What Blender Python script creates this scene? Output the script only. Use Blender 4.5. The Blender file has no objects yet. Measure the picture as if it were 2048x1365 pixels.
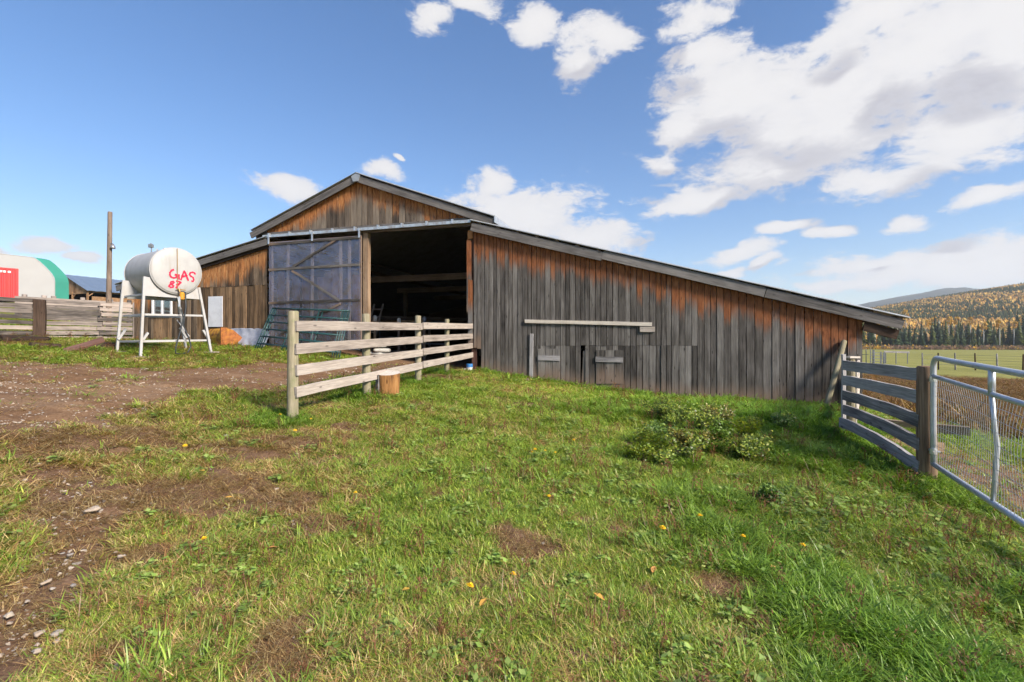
import bpy, math, random
import numpy as np
from mathutils import Vector, Matrix
random.seed(7); RNG = np.random.default_rng(11)
sc = bpy.context.scene
COL = sc.collection
R = math.radians

# ------------------------------------------------------------------ camera, sky, sun, exposure
CAMZ = 1.55
FPX = 17.0 / 36.0 * 2048.0
cam_d = bpy.data.cameras.new('camera'); cam = bpy.data.objects.new('camera', cam_d); COL.objects.link(cam)
cam.location = (0, 0, CAMZ); cam.rotation_euler = (R(90), 0, 0)
cam_d.lens = 17.0; cam_d.sensor_width = 36.0; cam_d.clip_start = 0.05; cam_d.clip_end = 20000
sc.camera = cam
SUN_AZ, SUN_EL = R(129), R(33)
sun_d = bpy.data.lights.new('sun', 'SUN'); sun = bpy.data.objects.new('sun', sun_d); COL.objects.link(sun)
sun_d.energy = 4.8; sun_d.angle = R(13.0); sun_d.color = (1.0, 0.89, 0.74)
sdir = Vector((math.sin(SUN_AZ) * math.cos(SUN_EL), math.cos(SUN_AZ) * math.cos(SUN_EL), math.sin(SUN_EL)))
sun.rotation_euler = sdir.to_track_quat('Z', 'Y').to_euler()
sc.view_settings.view_transform = 'Standard'; sc.view_settings.look = 'None'
sc.view_settings.gamma = 1.0; sc.view_settings.use_curve_mapping = False
sc.view_settings.exposure = 0.98
sc.cycles.use_denoising = True
sc.cycles.max_bounces = 5; sc.cycles.diffuse_bounces = 2; sc.cycles.use_adaptive_sampling = True; sc.cycles.adaptive_threshold = 0.03; sc.cycles.transparent_max_bounces = 12
sc.cycles.volume_bounces = 0; sc.cycles.caustics_reflective = False; sc.cycles.caustics_refractive = False


class G:
    """small node-tree builder"""
    def __init__(s, nt): s.nt = nt
    def n(s, typ, ins=None, **props):
        nd = s.nt.nodes.new(typ)
        for k, v in props.items(): setattr(nd, k, v)
        for k, v in (ins or {}).items(): s.set(nd.inputs[k], v)
        return nd
    def set(s, sock, v):
        if isinstance(v, bpy.types.NodeSocket): s.nt.links.new(v, sock)
        elif hasattr(sock.default_value, '__len__') and not hasattr(v, '__len__'):
            sock.default_value = [v] * len(sock.default_value)
        elif hasattr(v, '__len__') and len(v) == 3 and hasattr(sock.default_value, '__len__') and len(sock.default_value) == 4:
            sock.default_value = (*v, 1)
        else: sock.default_value = v
    def m(s, op, a, b=0.0, c=0.0, clamp=False):
        nd = s.n('ShaderNodeMath', {0: a, 1: b, 2: c}, operation=op); nd.use_clamp = clamp
        return nd.outputs[0]
    def v(s, op, a, b=(0, 0, 0), sc_=None):
        nd = s.n('ShaderNodeVectorMath', {0: a, 1: b}, operation=op)
        if sc_ is not None: s.set(nd.inputs['Scale'], sc_)
        return nd.outputs['Value'] if op in ('LENGTH', 'DOT_PRODUCT', 'DISTANCE') else nd.outputs['Vector']
    def mix(s, f, a, b, blend='MIX'):
        nd = s.nt.nodes.new('ShaderNodeMix'); nd.data_type = 'RGBA'; nd.blend_type = blend
        s.set(nd.inputs[0], f); s.set(nd.inputs[6], a); s.set(nd.inputs[7], b)
        return nd.outputs[2]
    def ss(s, x, lo, hi, a=0.0, b=1.0):
        nd = s.n('ShaderNodeMapRange', {0: x, 1: lo, 2: hi, 3: a, 4: b}, interpolation_type='SMOOTHSTEP')
        return nd.outputs[0]
    def noise(s, vec, scale, detail=4.0, rough=0.55, dist=0.0, out=0):
        nd = s.n('ShaderNodeTexNoise', {'Vector': vec, 'Scale': scale, 'Detail': detail, 'Roughness': rough, 'Distortion': dist})
        return nd.outputs[out]
    def ramp(s, f, stops):
        nd = s.n('ShaderNodeValToRGB', {0: f}); el = nd.color_ramp.elements
        while len(el) < len(stops): el.new(0.5)
        for e, (p, c) in zip(el, stops): e.position = p; e.color = (*c, 1)
        return nd.outputs[0]
    def attr(s, name, typ='GEOMETRY', out='Fac'):
        return s.n('ShaderNodeAttribute', attribute_name=name, attribute_type=typ).outputs[out]


def px_dir(px, py):
    x = (px - 1024) / FPX; z = (682.5 - py) / FPX
    return math.atan(x), math.atan2(z, math.hypot(1, x))

world = bpy.data.worlds.new('World'); sc.world = world; world.use_nodes = True
def build_world():
    nt = world.node_tree; nt.nodes.clear(); g = G(nt)
    sky = g.n('ShaderNodeTexSky', sky_type='NISHITA', sun_disc=False, sun_elevation=SUN_EL, sun_rotation=SUN_AZ,
              air_density=1.25, dust_density=0.2, ozone_density=2.6, altitude=600)
    # cloud cover as a function of world direction (azimuth, elevation)
    blobs = [(1650, 225, 390, 185), (1480, 200, 210, 140), (1830, 120, 270, 140), (1930, 265, 240, 110), (1560, 325, 250, 72),
             (1760, 350, 190, 62), (1425, 100, 130, 62), (1400, 15, 100, 75), (1720, 40, 150, 80), (2040, 60, 260, 170), (1380, 260, 75, 60),
             (1335, 320, 60, 30), (1205, 70, 95, 85), (1160, 135, 46, 62), (1085, 40, 55, 70), (870, 35, 72, 62), (945, 5, 75, 34),
             (1040, 428, 160, 80), (1165, 478, 130, 50), (985, 405, 70, 50), (985, 350, 50, 30), (1385, 404, 165, 32),
             (1590, 456, 68, 18), (1665, 470, 46, 18), (1815, 455, 84, 28), (1985, 408, 130, 36), (1480, 500, 100, 22),
             (1470, 532, 48, 14), (1540, 524, 40, 14), (1860, 548, 360, 62), (1990, 530, 300, 58), (1740, 530, 150, 30), (1720, 574, 160, 18), (1640, 566, 80, 12),
             (560, 385, 88, 30), (770, 348, 62, 24), (798, 322, 20, 9), (95, 484, 84, 26), (165, 512, 60, 16), (10, 490, 40, 16)]
    grp = bpy.data.node_groups.new('cloud_cover', 'ShaderNodeTree')
    grp.interface.new_socket('AzEl', in_out='INPUT', socket_type='NodeSocketVector')
    grp.interface.new_socket('Base', in_out='OUTPUT', socket_type='NodeSocketFloat')
    h = G(grp); gi = h.n('NodeGroupInput'); go = h.n('NodeGroupOutput')
    cur = None
    for (cx, cy, rx, ry) in blobs:
        a0, e0 = px_dir(cx, cy)
        ra = (px_dir(cx + rx, cy)[0] - px_dir(cx - rx, cy)[0]) / 2
        re = (px_dir(cx, cy - ry)[1] - px_dir(cx, cy + ry)[1]) / 2
        b = h.v('LENGTH', h.n('ShaderNodeVectorMath', {0: gi.outputs[0], 1: (1 / ra, 1 / re, 0), 2: (-a0 / ra, -e0 / re, 0)}, operation='MULTIPLY_ADD').outputs[0])
        cur = b if cur is None else h.n('ShaderNodeMath', {0: cur, 1: b, 2: 0.22}, operation='SMOOTH_MIN').outputs[0]
    h.set(go.inputs[0], h.m('SUBTRACT', 1.0, cur))
    tc = g.n('ShaderNodeTexCoord'); D = tc.outputs['Generated']
    # wobble the direction so no outline is an ellipse
    w1 = g.noise(D, 5.5, 2, 0.55, 0.0, 1)
    d2 = g.v('ADD', D, g.v('SCALE', g.v('SUBTRACT', w1, (0.5, 0.5, 0.5)), sc_=0.10))
    xyz = g.n('ShaderNodeSeparateXYZ', {0: d2})
    az = g.m('ARCTAN2', xyz.outputs[0], xyz.outputs[1]); el = g.m('ARCSINE', xyz.outputs[2])
    p = g.n('ShaderNodeCombineXYZ', {0: az, 1: el, 2: 0.0}).outputs[0]
    # the rest of the sky carries scattered cloud of the same kind
    k = g.m('ADD', g.m('ABSOLUTE', xyz.outputs[2]), 0.25)
    flat = g.v('DIVIDE', D, g.n('ShaderNodeCombineXYZ', {0: k, 1: k, 2: 1.0}).outputs[0])
    other = g.m('MULTIPLY', g.m('SUBTRACT', g.noise(flat, 1.6, 2, 0.5), 0.56), 5.0)
    away = g.m('MAXIMUM', g.ss(g.m('ABSOLUTE', az), 0.86, 1.05), g.ss(el, 0.66, 0.80))
    other = g.m('MINIMUM', g.m('ADD', other, g.m('MULTIPLY', g.m('SUBTRACT', away, 1.0), 4.0)), 0.8)
    def cover(off):
        nd = g.n('ShaderNodeGroup', node_tree=grp); g.set(nd.inputs[0], g.v('ADD', p, off) if off else p); return g.m('MAXIMUM', nd.outputs[0], other)
    B = cover(None)
    Bs = cover((0.045, 0.06, 0.0))                # a little towards the sun and up
    stretch = g.v('MULTIPLY', D, (1.0, 1.0, 2.2))
    f1 = g.noise(stretch, 7.0, 9, 0.68, 0.35)
    f2 = g.noise(g.v('ADD', stretch, (3.1, 1.7, 5.2)), 4.2, 3, 0.5)
    f3 = g.noise(g.v('ADD', stretch, (7.7, 2.2, 1.1)), 24.0, 6, 0.66, 0.5)
    dens = g.m('ADD', g.m('MULTIPLY', B, 1.75), g.m('MULTIPLY', g.m('SUBTRACT', f1, 0.52), 3.2))
    dens = g.m('ADD', dens, g.m('MULTIPLY', g.m('SUBTRACT', f3, 0.5), 1.8))
    alpha = g.ss(dens, 0.05, 0.85)
    shade = g.m('ADD', g.m('MULTIPLY', g.m('SUBTRACT', Bs, B), 2.1), g.m('ADD', g.m('MULTIPLY', g.m('SUBTRACT', f2, 0.5), .8), g.m('MULTIPLY', g.m('SUBTRACT', g.m('ADD', f1, f3), 1.0), -1.5)))
    shade = g.m('ADD', shade, g.m('MULTIPLY', g.m('MINIMUM', dens, 1.6), 0.22))
    dark = g.ss(shade, 0.06, 0.85)
    ccol = g.mix(dark, (5.7, 5.56, 5.5), (3.4, 3.3, 3.6))
    ccol = g.mix(g.ss(dens, 0.5, 1.6), g.mix(0.5, ccol, (4.9, 4.85, 5.0)), ccol)
    skyc = g.n('ShaderNodeHueSaturation', {'Hue': 0.5, 'Saturation': 1.22, 'Value': 1.0, 'Fac': 1.0, 'Color': sky.outputs[0]}).outputs[0]
    skyc = g.mix(1.0, skyc, (.985, .955, 1.06), 'MULTIPLY')
    col = g.mix(g.m('MULTIPLY', alpha, 0.96), skyc, ccol)
    bg = g.n('ShaderNodeBackground', {'Color': col, 'Strength': 0.083})
    g.n('ShaderNodeOutputWorld', {'Surface': bg.outputs[0]})
build_world()
world.cycles.sampling_method = 'NONE'


# ------------------------------------------------------------------ helpers
def W(px, py, Z):
    return Vector(((px - 1024) / FPX * Z, Z, CAMZ + (682.5 - py) / FPX * Z))

def hash2(ix, iy, seed):
    n = (ix.astype(np.int64) * 374761393 + iy.astype(np.int64) * 668265263 + seed * 974634777) & 0x7fffffff
    n = (n ^ (n >> 13)) * 1274126177 & 0x7fffffff
    n = (n ^ (n >> 16)) * 1911520717 & 0x7fffffff
    return ((n ^ (n >> 15)) & 0xffff) / 65535.0
def vnoise(x, y, seed=0):
    ix = np.floor(x); iy = np.floor(y); fx = x - ix; fy = y - iy
    fx = fx * fx * (3 - 2 * fx); fy = fy * fy * (3 - 2 * fy)
    a = hash2(ix, iy, seed); b = hash2(ix + 1, iy, seed); c = hash2(ix, iy + 1, seed); d = hash2(ix + 1, iy + 1, seed)
    return (a * (1 - fx) + b * fx) * (1 - fy) + (c * (1 - fx) + d * fx) * fy
def fbm(x, y, sc_=1.0, octv=4, seed=0):
    t = np.zeros(np.shape(x)); a = 0.5; s = 0.0
    for i in range(octv):
        t = t + a * vnoise(np.asarray(x) * sc_ + 17.3 * i, np.asarray(y) * sc_ - 9.1 * i, seed + i); s += a; a *= 0.5; sc_ *= 2.03
    return t / s
def sstep(x, lo, hi):
    t = np.clip((np.asarray(x, float) - lo) / (hi - lo), 0, 1); return t * t * (3 - 2 * t)

# barn frame: origin at the door's right corner, local x along the front, local y into the barn
BA = R(-17.0); BO = Vector((-1.2, 14.0, 0)); BE = Vector((math.cos(BA), math.sin(BA), 0)); BN = Vector((-math.sin(BA), math.cos(BA), 0))
def FP(px, py, o=0.0):
    """point of the photograph on the plane o metres before the barn front -> (s, z)"""
    u = (px - 1024) / FPX; v = (682.5 - py) / FPX
    q = BO - BN * o
    t = q.dot(BN) / (u * BN.x + BN.y)
    P = Vector((u * t, t, 0)); return (P - BO).dot(BE), CAMZ + v * t
def to_barn(x, y):
    dx = np.asarray(x) - BO.x; dy = np.asarray(y) - BO.y
    return dx * BE.x + dy * BE.y, dx * BN.x + dy * BN.y
def from_barn(s, d, z=0.0):
    P = BO + BE * s + BN * d; return Vector((P.x, P.y, z))

# terrain
CTRL = np.array([(0, 0, 0), (-3.18, 7, .39), (-2.67, 8.86, .56), (-2.12, 10.86, .62), (-1.7, 12.4, .75), (-1.2, 14, .68), (.37, 13.5, .50),
    (3.93, 12.43, .16), (5.83, 11.85, .04), (8.09, 11.16, -.05), (4.74, 5.5, -.12), (5.15, 7.5, .14), (4.0, 3.8, -.1), (-8.7, 12.1, 1.12),
    (-8.3, 13.5, 1.18), (-4.5, 15, 1.02), (-8, 16.2, 1.36), (-13, 17.9, 1.55), (-15.6, 16, 1.64), (-4.9, 5.2, .5), (2, 4, -.02), (0, 4, .1),
    (-2.3, 2.3, .12), (2.3, 2.2, -.08), (1.5, 8, .22), (3.2, 9.2, .2), (8, 5, -.35), (6.5, 4, -.3), (11, 9, -.5), (-6, 10, .84), (-9, 8, .9)], float)
def base_plane(x, y):
    xc = np.clip(x, -75, 9); yc = np.clip(y, -15, 85); return -.08 * xc + .03 * yc
SIG = 2.6
def _k(ax, ay, bx, by): return np.exp(-((ax - bx) ** 2 + (ay - by) ** 2) / (2 * SIG * SIG))
_K = _k(CTRL[:, 0][:, None], CTRL[:, 1][:, None], CTRL[:, 0][None], CTRL[:, 1][None]) + np.eye(len(CTRL)) * .04
_Wt = np.linalg.solve(_K, CTRL[:, 2] - base_plane(CTRL[:, 0], CTRL[:, 1]))
def gz(x, y, bumps=True):
    x = np.asarray(x, float); y = np.asarray(y, float)
    h = base_plane(x, y)
    for (cx, cy, _), w in zip(CTRL, _Wt): h = h + w * _k(x, y, cx, cy)
    r = np.hypot(x, y)
    fld = np.where(r < 55, -.45 - .016 * np.clip(r - 12, 0, 43), -1.138 - .0062 * (np.clip(r, 55, 330) - 55))
    wf = sstep(x, 7.5, 14)
    h = h * (1 - wf) + fld * wf
    if bumps:
        near = 1 - sstep(r, 18, 40)
        h = h + near * ((fbm(x, y, 1.3, 4, 3) - .5) * .13 + (fbm(x, y, 7, 3, 9) - .5) * .03)
    return h
def gz1(x, y): return float(gz(np.array([x]), np.array([y]))[0])
def unproj(px, py):
    """where the photograph's pixel meets the terrain"""
    u = (px - 1024) / FPX; v = (682.5 - py) / FPX
    t = np.geomspace(1.0, 300, 3000); z = CAMZ + v * t; g_ = gz(u * t, t, False)
    k = np.argmax(z < g_); return np.array((u * t[k], t[k]))

MATS = {}
def mat(name):
    m = bpy.data.materials.new(name); m.use_nodes = True; m.node_tree.nodes.clear(); MATS[name] = m
    return m, G(m.node_tree)
def finish(g, bsdf, disp=None):
    o = g.n('ShaderNodeOutputMaterial', {'Surface': bsdf})
    return o
def principled(g, col, rough=0.7, metal=0.0, bump=None, bstr=0.3, bdist=0.01, spec=0.3):
    ins = {'Base Color': col, 'Roughness': rough, 'Metallic': metal, 'Specular IOR Level': spec}
    nd = g.n('ShaderNodeBsdfPrincipled', ins)
    if bump is not None:
        b = g.n('ShaderNodeBump', {'Strength': bstr, 'Distance': bdist, 'Height': bump}); g.set(nd.inputs['Normal'], b.outputs[0])
    return nd.outputs[0]

def mesh_data(name, verts, faces, attrs=None, smooth=False):
    me = bpy.data.meshes.new(name); me.from_pydata([tuple(v) for v in verts], [], [tuple(f) for f in faces]); me.update()
    if smooth: me.polygons.foreach_set('use_smooth', [True] * len(me.polygons))
    for k, (typ, arr) in (attrs or {}).items():
        a = me.attributes.new(k, typ, 'POINT')
        a.data.foreach_set('color' if typ == 'FLOAT_COLOR' else 'value', np.asarray(arr, np.float32).ravel())
    return me
def link(name, me, material=None, parent=None, loc=None, rot=None):
    o = bpy.data.objects.new(name, me); COL.objects.link(o)
    if material is not None and me is not None and not me.materials: me.materials.append(MATS[material])
    if parent is not None: o.parent = parent
    if loc is not None: o.location = loc
    if rot is not None: o.rotation_euler = rot
    return o
def tag(o, label=None, cat=None, group=None, kind=None):
    if label: o['label'] = label
    if cat: o['category'] = cat
    if group: o['group'] = group
    if kind: o['kind'] = kind
    return o
def empty(name, loc=(0, 0, 0), rz=0.0, label=None, cat=None, group=None):
    o = bpy.data.objects.new(name, None); COL.objects.link(o); o.location = loc; o.rotation_euler = (0, 0, rz); o.empty_display_size = .2
    return tag(o, label, cat, group)
def copy_tree(o, parent=None):
    c = o.copy(); COL.objects.link(c); c.parent = parent
    for ch in list(o.children): copy_tree(ch, c)
    return c

class MB:
    def __init__(s): s.v = []; s.f = []
    def add(s, vs, fs):
        k = len(s.v); s.v += [tuple(v) for v in vs]; s.f += [tuple(i + k for i in f) for f in fs]
    def box(s, c, size, rot=None):
        c = Vector(c); hx, hy, hz = [a / 2 for a in size]; M = rot.to_matrix() if rot else Matrix.Identity(3)
        vs = [c + M @ Vector((x * hx, y * hy, z * hz)) for x in (-1, 1) for y in (-1, 1) for z in (-1, 1)]
        s.add(vs, [(0, 1, 3, 2), (4, 6, 7, 5), (0, 4, 5, 1), (2, 3, 7, 6), (0, 2, 6, 4), (1, 5, 7, 3)])
    def bar(s, p0, p1, w, t, side=(0, 0, 1)):
        p0 = Vector(p0); p1 = Vector(p1); x = (p1 - p0).normalized(); z = Vector(side); z = (z - x * z.dot(x)).normalized(); y = z.cross(x)
        vs = [p + y * (a * t / 2) + z * (b * w / 2) for p in (p0, p1) for a in (-1, 1) for b in (-1, 1)]
        s.add(vs, [(0, 1, 3, 2), (4, 6, 7, 5), (0, 4, 5, 1), (2, 3, 7, 6), (0, 2, 6, 4), (1, 5, 7, 3)])
    def tube(s, pts, r, n=8, cap=True):
        pts = [Vector(p) for p in pts]; rr = r if hasattr(r, '__len__') else [r] * len(pts); k = len(s.v); prev = None
        for i, p in enumerate(pts):
            d = (pts[min(i + 1, len(pts) - 1)] - pts[max(i - 1, 0)]).normalized()
            if prev is None: prev = Vector((0, 0, 1)) if abs(d.z) < .9 else Vector((1, 0, 0))
            a = (prev - d * prev.dot(d)).normalized(); prev = a; b = d.cross(a)
            for j in range(n):
                t = 2 * math.pi * j / n; s.v.append(tuple(p + (a * math.cos(t) + b * math.sin(t)) * rr[i]))
        for i in range(len(pts) - 1):
            for j in range(n):
                s.f.append((k + i * n + j, k + i * n + (j + 1) % n, k + (i + 1) * n + (j + 1) % n, k + (i + 1) * n + j))
        if cap:
            s.f.append(tuple(k + j for j in reversed(range(n)))); e = k + (len(pts) - 1) * n; s.f.append(tuple(e + j for j in range(n)))
    def prism(s, poly, a, b):
        """poly: list of 3-vectors (a planar outline); extruded from offset vector a to b"""
        n = len(poly); a = Vector(a); b = Vector(b)
        vs = [Vector(p) + a for p in poly] + [Vector(p) + b for p in poly]
        s.add(vs, [tuple(reversed(range(n))), tuple(range(n, 2 * n))] + [(i, (i + 1) % n, n + (i + 1) % n, n + i) for i in range(n)])
    def build(s, name, material, parent=None, loc=None, smooth=False, rot=None):
        return link(name, mesh_data(name, s.v, s.f, None, smooth), material, parent, loc, rot)

def frame_obj(name, me, material, parent, p0, x, y):
    """object at p0 with local X along x and local Y close to y"""
    x = Vector(x).normalized(); y = Vector(y); y = (y - x * y.dot(x)).normalized(); z = x.cross(y)
    o = link(name, me, material, parent); M = Matrix((x, y, z)).transposed()
    o.location = p0; o.rotation_euler = M.to_euler(); return o
def plank(name, p0, p1, w, t, ydir, material, parent=None, seg=4, jit=.004, cut=(0, 0), rough_end=.006, sag=0.0):
    """a sawn board: length local X, thickness local Y (towards ydir), width local Z"""
    p0 = Vector(p0); p1 = Vector(p1); L = (p1 - p0).length; vs = []; drop = []
    ph = random.random() * 9
    for i in range(seg + 1):
        f = i / seg; jy = (math.sin(f * 5 + ph) * jit); jw = random.uniform(-jit, jit)
        for (a, b) in ((-1, -1), (1, -1), (1, 1), (-1, 1)):
            x = f * L
            if i == seg: x += cut[1] * b + random.uniform(-rough_end, rough_end)
            if i == 0: x += cut[0] * b + random.uniform(-rough_end, rough_end)
            vs.append((x, a * t / 2 + jy, b * w / 2 + jw - sag * 4 * f * (1 - f))); drop.append(L + cut[1] * b - x)
    fs = [(3, 2, 1, 0), tuple(seg * 4 + k for k in range(4))]
    for i in range(seg):
        for k in range(4): fs.append((i * 4 + k, i * 4 + (k + 1) % 4, i * 4 + 4 + (k + 1) % 4, i * 4 + 4 + k))
    me = mesh_data(name, vs, fs, {'drop': ('FLOAT', drop)})
    return frame_obj(name, me, material, parent, p0, p1 - p0, ydir)
def pole(name, p0, p1, r0, r1, material, parent=None, n=12, seg=6, jit=.05, chamfer=True):
    p0 = Vector(p0); p1 = Vector(p1); L = (p1 - p0).length; m = MB(); k = [random.uniform(0, 6.28) for _ in range(4)]
    fr = [i / seg for i in range(seg + 1)]
    if chamfer: fr = fr[:-1] + [1 - .012 / L, 1.0]
    for i, f in enumerate(fr):
        r = r0 + (r1 - r0) * f
        if chamfer and i == len(fr) - 1: r *= .84
        for j in range(n):
            a = 2 * math.pi * j / n; rr = r * (1 + jit * (.5 * math.sin(2 * a + k[0] + f) + .5 * math.sin(3 * a + k[1] + 3 * f)))
            m.v.append((f * L, rr * math.cos(a) + jit * r * math.sin(f * 4 + k[2]), rr * math.sin(a)))
    for i in range(len(fr) - 1):
        for j in range(n): m.f.append((i * n + j, i * n + (j + 1) % n, i * n + n + (j + 1) % n, i * n + n + j))
    m.f.append(tuple(reversed(range(n)))); e = (len(fr) - 1) * n; m.f.append(tuple(e + j for j in range(n)))
    me = mesh_data(name, m.v, m.f); me.polygons.foreach_set('use_smooth', [len(p.vertices) == 4 for p in me.polygons])
    ref = Vector((0, 1, 0)) if abs((p1 - p0).normalized().y) < .8 else Vector((1, 0, 0))
    return frame_obj(name, me, material, parent, p0, p1 - p0, ref)

# ------------------------------------------------------------------ materials
def wood(name, dark, mid, light, drop=False, orange=((.10, .035, .015), (.33, .13, .05), (.52, .27, .12)), var=.35, edge=.75, foot=None, rough=.85, moss=None):
    m, g = mat(name); tc = g.n('ShaderNodeTexCoord'); oi = g.n('ShaderNodeObjectInfo'); rnd = oi.outputs['Random']
    rnd2 = g.m('FRACT', g.m('MULTIPLY', rnd, 13.77))
    off = g.n('ShaderNodeCombineXYZ', {0: g.m('MULTIPLY', rnd, 71.0), 1: g.m('MULTIPLY', rnd2, 33.0), 2: g.m('MULTIPLY', rnd, 19.0)}).outputs[0]
    P = g.v('ADD', tc.outputs['Object'], off)
    fine = g.noise(g.v('MULTIPLY', P, (2.2, 55, 55)), 1.0, 6, 0.62, 0.4)
    streak = g.noise(g.v('MULTIPLY', P, (.7, 20, 20)), 1.0, 4, 0.6, 0.5)
    blot = g.noise(g.v('MULTIPLY', P, (1.6, 2.6, 2.6)), 1.0, 3, 0.5)
    t = g.m('ADD', g.m('ADD', g.m('MULTIPLY', fine, .55), g.m('MULTIPLY', streak, .55)), g.m('MULTIPLY', g.m('SUBTRACT', rnd, .5), var))
    t = g.m('ADD', t, g.m('MULTIPLY', g.m('SUBTRACT', blot, .5), .35))
    col = g.ramp(t, [(.30, dark), (.52, mid), (.80, light)])
    col = g.mix(.45, col, g.mix(1.0, col, g.ramp(g.noise(g.v('MULTIPLY', P, (5, 90, 90)), 1.0, 3, .5), [(.3, (.45, .45, .45)), (.7, (1.25, 1.2, 1.15))]), 'MULTIPLY'))
    if drop:
        dr = g.attr('drop')
        gr = g.noise(g.v('MULTIPLY', P, (1.5, 11, 11)), 1.0, 4, .65, .6)
        lim = g.m('ADD', g.m('ADD', edge * .62, g.m('MULTIPLY', rnd2, edge * .45)), g.m('MULTIPLY', g.m('SUBTRACT', gr, .5), edge * .75))
        f = g.ss(g.m('SUBTRACT', lim, dr), -.20, .26)
        oc = g.ramp(g.m('ADD', g.m('MULTIPLY', fine, .5), g.m('MULTIPLY', g.noise(g.v('MULTIPLY', P, (3.2, 12, 12)), 1.0, 4, .6, 1.2), .55)), [(.34, orange[0]), (.53, orange[1]), (.74, orange[2])])
        col = g.mix(f, col, oc)
    if foot is not None:
        sx = g.n('ShaderNodeSeparateXYZ', {0: tc.outputs['Object']}).outputs[0]
        ff = g.ss(g.m('ADD', sx, g.m('MULTIPLY', g.m('SUBTRACT', blot, .5), .45)), .10, .55, .8, 0.0)
        col = g.mix(ff, col, g.mix(fine, [c * .6 for c in foot], foot))
    if moss is not None:
        col = g.mix(g.ss(g.noise(P, 9.0, 5, .65), .45, .72, 0, .6), col, moss)
    # knots and nail holes
    vo = g.n('ShaderNodeTexVoronoi', {'Vector': g.v('MULTIPLY', P, (2.6, 8.5, 8.5)), 'Scale': 1.0, 'Randomness': 1.0}, feature='F1')
    kn = g.ss(g.m('ADD', vo.outputs['Distance'], g.m('MULTIPLY', fine, .05)), .09, .17, .75, 0.0)
    col = g.mix(kn, col, [c * .45 for c in dark])
    finish(g, principled(g, col, rough, 0, g.m('ADD', fine, g.m('MULTIPLY', streak, .6)), .55, .008, .18)); return m
wood('wood_barn', (.021, .019, .018), (.090, .083, .079), (.215, .205, .198), drop=True, edge=.95, var=.22, orange=((.07, .023, .01), (.22, .08, .034), (.37, .165, .075)), foot=(.24, .17, .13))
wood('wood_barn_warm', (.03, .022, .018), (.115, .085, .062), (.27, .20, .14), drop=True, edge=1.08, orange=((.11, .038, .015), (.36, .155, .058), (.58, .33, .145)))
wood('wood_barn_low', (.021, .019, .018), (.090, .083, .079), (.215, .205, .198), foot=(.24, .17, .13))
wood('wood_barn_warm_low', (.028, .018, .012), (.125, .082, .05), (.34, .22, .13))
wood('wood_barn_up', (.021, .019, .018), (.090, .083, .079), (.215, .205, .198), drop=True, edge=.95, orange=((.07, .023, .01), (.22, .08, .034), (.37, .165, .075)), var=.22)
wood('wood_gable', (.045, .036, .03), (.135, .108, .087), (.25, .21, .17), drop=True, edge=.72, orange=((.085, .027, .011), (.34, .13, .045), (.60, .33, .14)))
wood('wood_trim', (.06, .057, .057), (.15, .142, .142), (.27, .258, .255), var=.2)
wood('wood_grey', (.09, .087, .09), (.26, .25, .26), (.44, .43, .445), var=.25)
wood('wood_corral', (.06, .053, .05), (.19, .165, .155), (.40, .34, .31), var=.45)
wood('wood_rail', (.16, .135, .122), (.315, .275, .25), (.45, .405, .37), var=.16)
wood('wood_post', (.09, .078, .05), (.25, .222, .155), (.39, .35, .26), var=.15, moss=(.17, .19, .09))
wood('wood_cut', (.07, .03, .014), (.30, .15, .055), (.50, .31, .14), var=.2)
wood('wood_pine', (.20, .12, .06), (.48, .33, .19), (.68, .52, .36), var=.2)
wood('wood_pale', (.34, .30, .26), (.52, .47, .42), (.66, .62, .57), var=.1)
wood('wood_dark', (.012, .008, .006), (.04, .026, .02), (.09, .06, .045), var=.3)
wood('wood_inside', (.06, .045, .034), (.19, .14, .105), (.30, .24, .19), var=.3)
wood('wood_red', (.035, .017, .014), (.11, .055, .045), (.22, .13, .105), var=.2)
wood('wood_shed', (.10, .055, .03), (.30, .18, .10), (.48, .32, .20), var=.3)
wood('wood_pole', (.09, .058, .038), (.25, .172, .115), (.40, .30, .215), var=.2)
wood('wood_utility', (.055, .04, .032), (.15, .112, .09), (.26, .205, .165), var=.2)

def plain(name, col, rough=.6, metal=0.0, var=.12, scale=6.0, bump=.15, spec=.35, dirt=None, dirtamt=.4, dscale=3.0):
    m, g = mat(name); tc = g.n('ShaderNodeTexCoord'); P = tc.outputs['Object']
    n1 = g.noise(P, scale, 6, .6); n2 = g.noise(P, dscale, 7, .65, .3)
    c = g.mix(g.ss(n1, .3, .7), [x * (1 - var) for x in col], [min(x * (1 + var), 1) for x in col])
    if dirt is not None: c = g.mix(g.ss(n2, .47, .68, 0, dirtamt), c, dirt)
    finish(g, principled(g, c, g.m('ADD', rough - .08, g.m('MULTIPLY', n2, .16)), metal, n1, bump, .004, spec)); return m
plain('paint_white', (.38, .38, .39), .5, 0, .04, 5, .05, .4, (.30, .25, .20), .38, 2.6)
plain('paint_red', (.62, .012, .055), .55, 0, .06, 30, .02)
plain('brass', (.38, .24, .10), .45, .6)
plain('filter_yellow', (.55, .25, .02), .5, 0, .15, 20, .1, .4, (.12, .06, .02), .6, 18)
plain('rubber', (.035, .042, .05), .5, 0, .2, 12, .1)
plain('galvanised', (.62, .64, .67), .36, .75, .12, 14, .05, .5, (.34, .33, .32), .35, 5)
plain('gate_metal', (.50, .54, .60), .38, .45, .06, 20, .04, .5, (.40, .38, .36), .3, 9)
plain('track_metal', (.50, .55, .60), .42, .55, .12, 8, .05, .5, (.25, .13, .06), .6, 3.5)
plain('roof_metal', (.42, .44, .46), .45, .5, .1, 3, .05, .5, (.25, .20, .17), .35, 2)
plain('panel_green', (.012, .055, .058), .42, .1, .12, 10, .05, .5)
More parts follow.
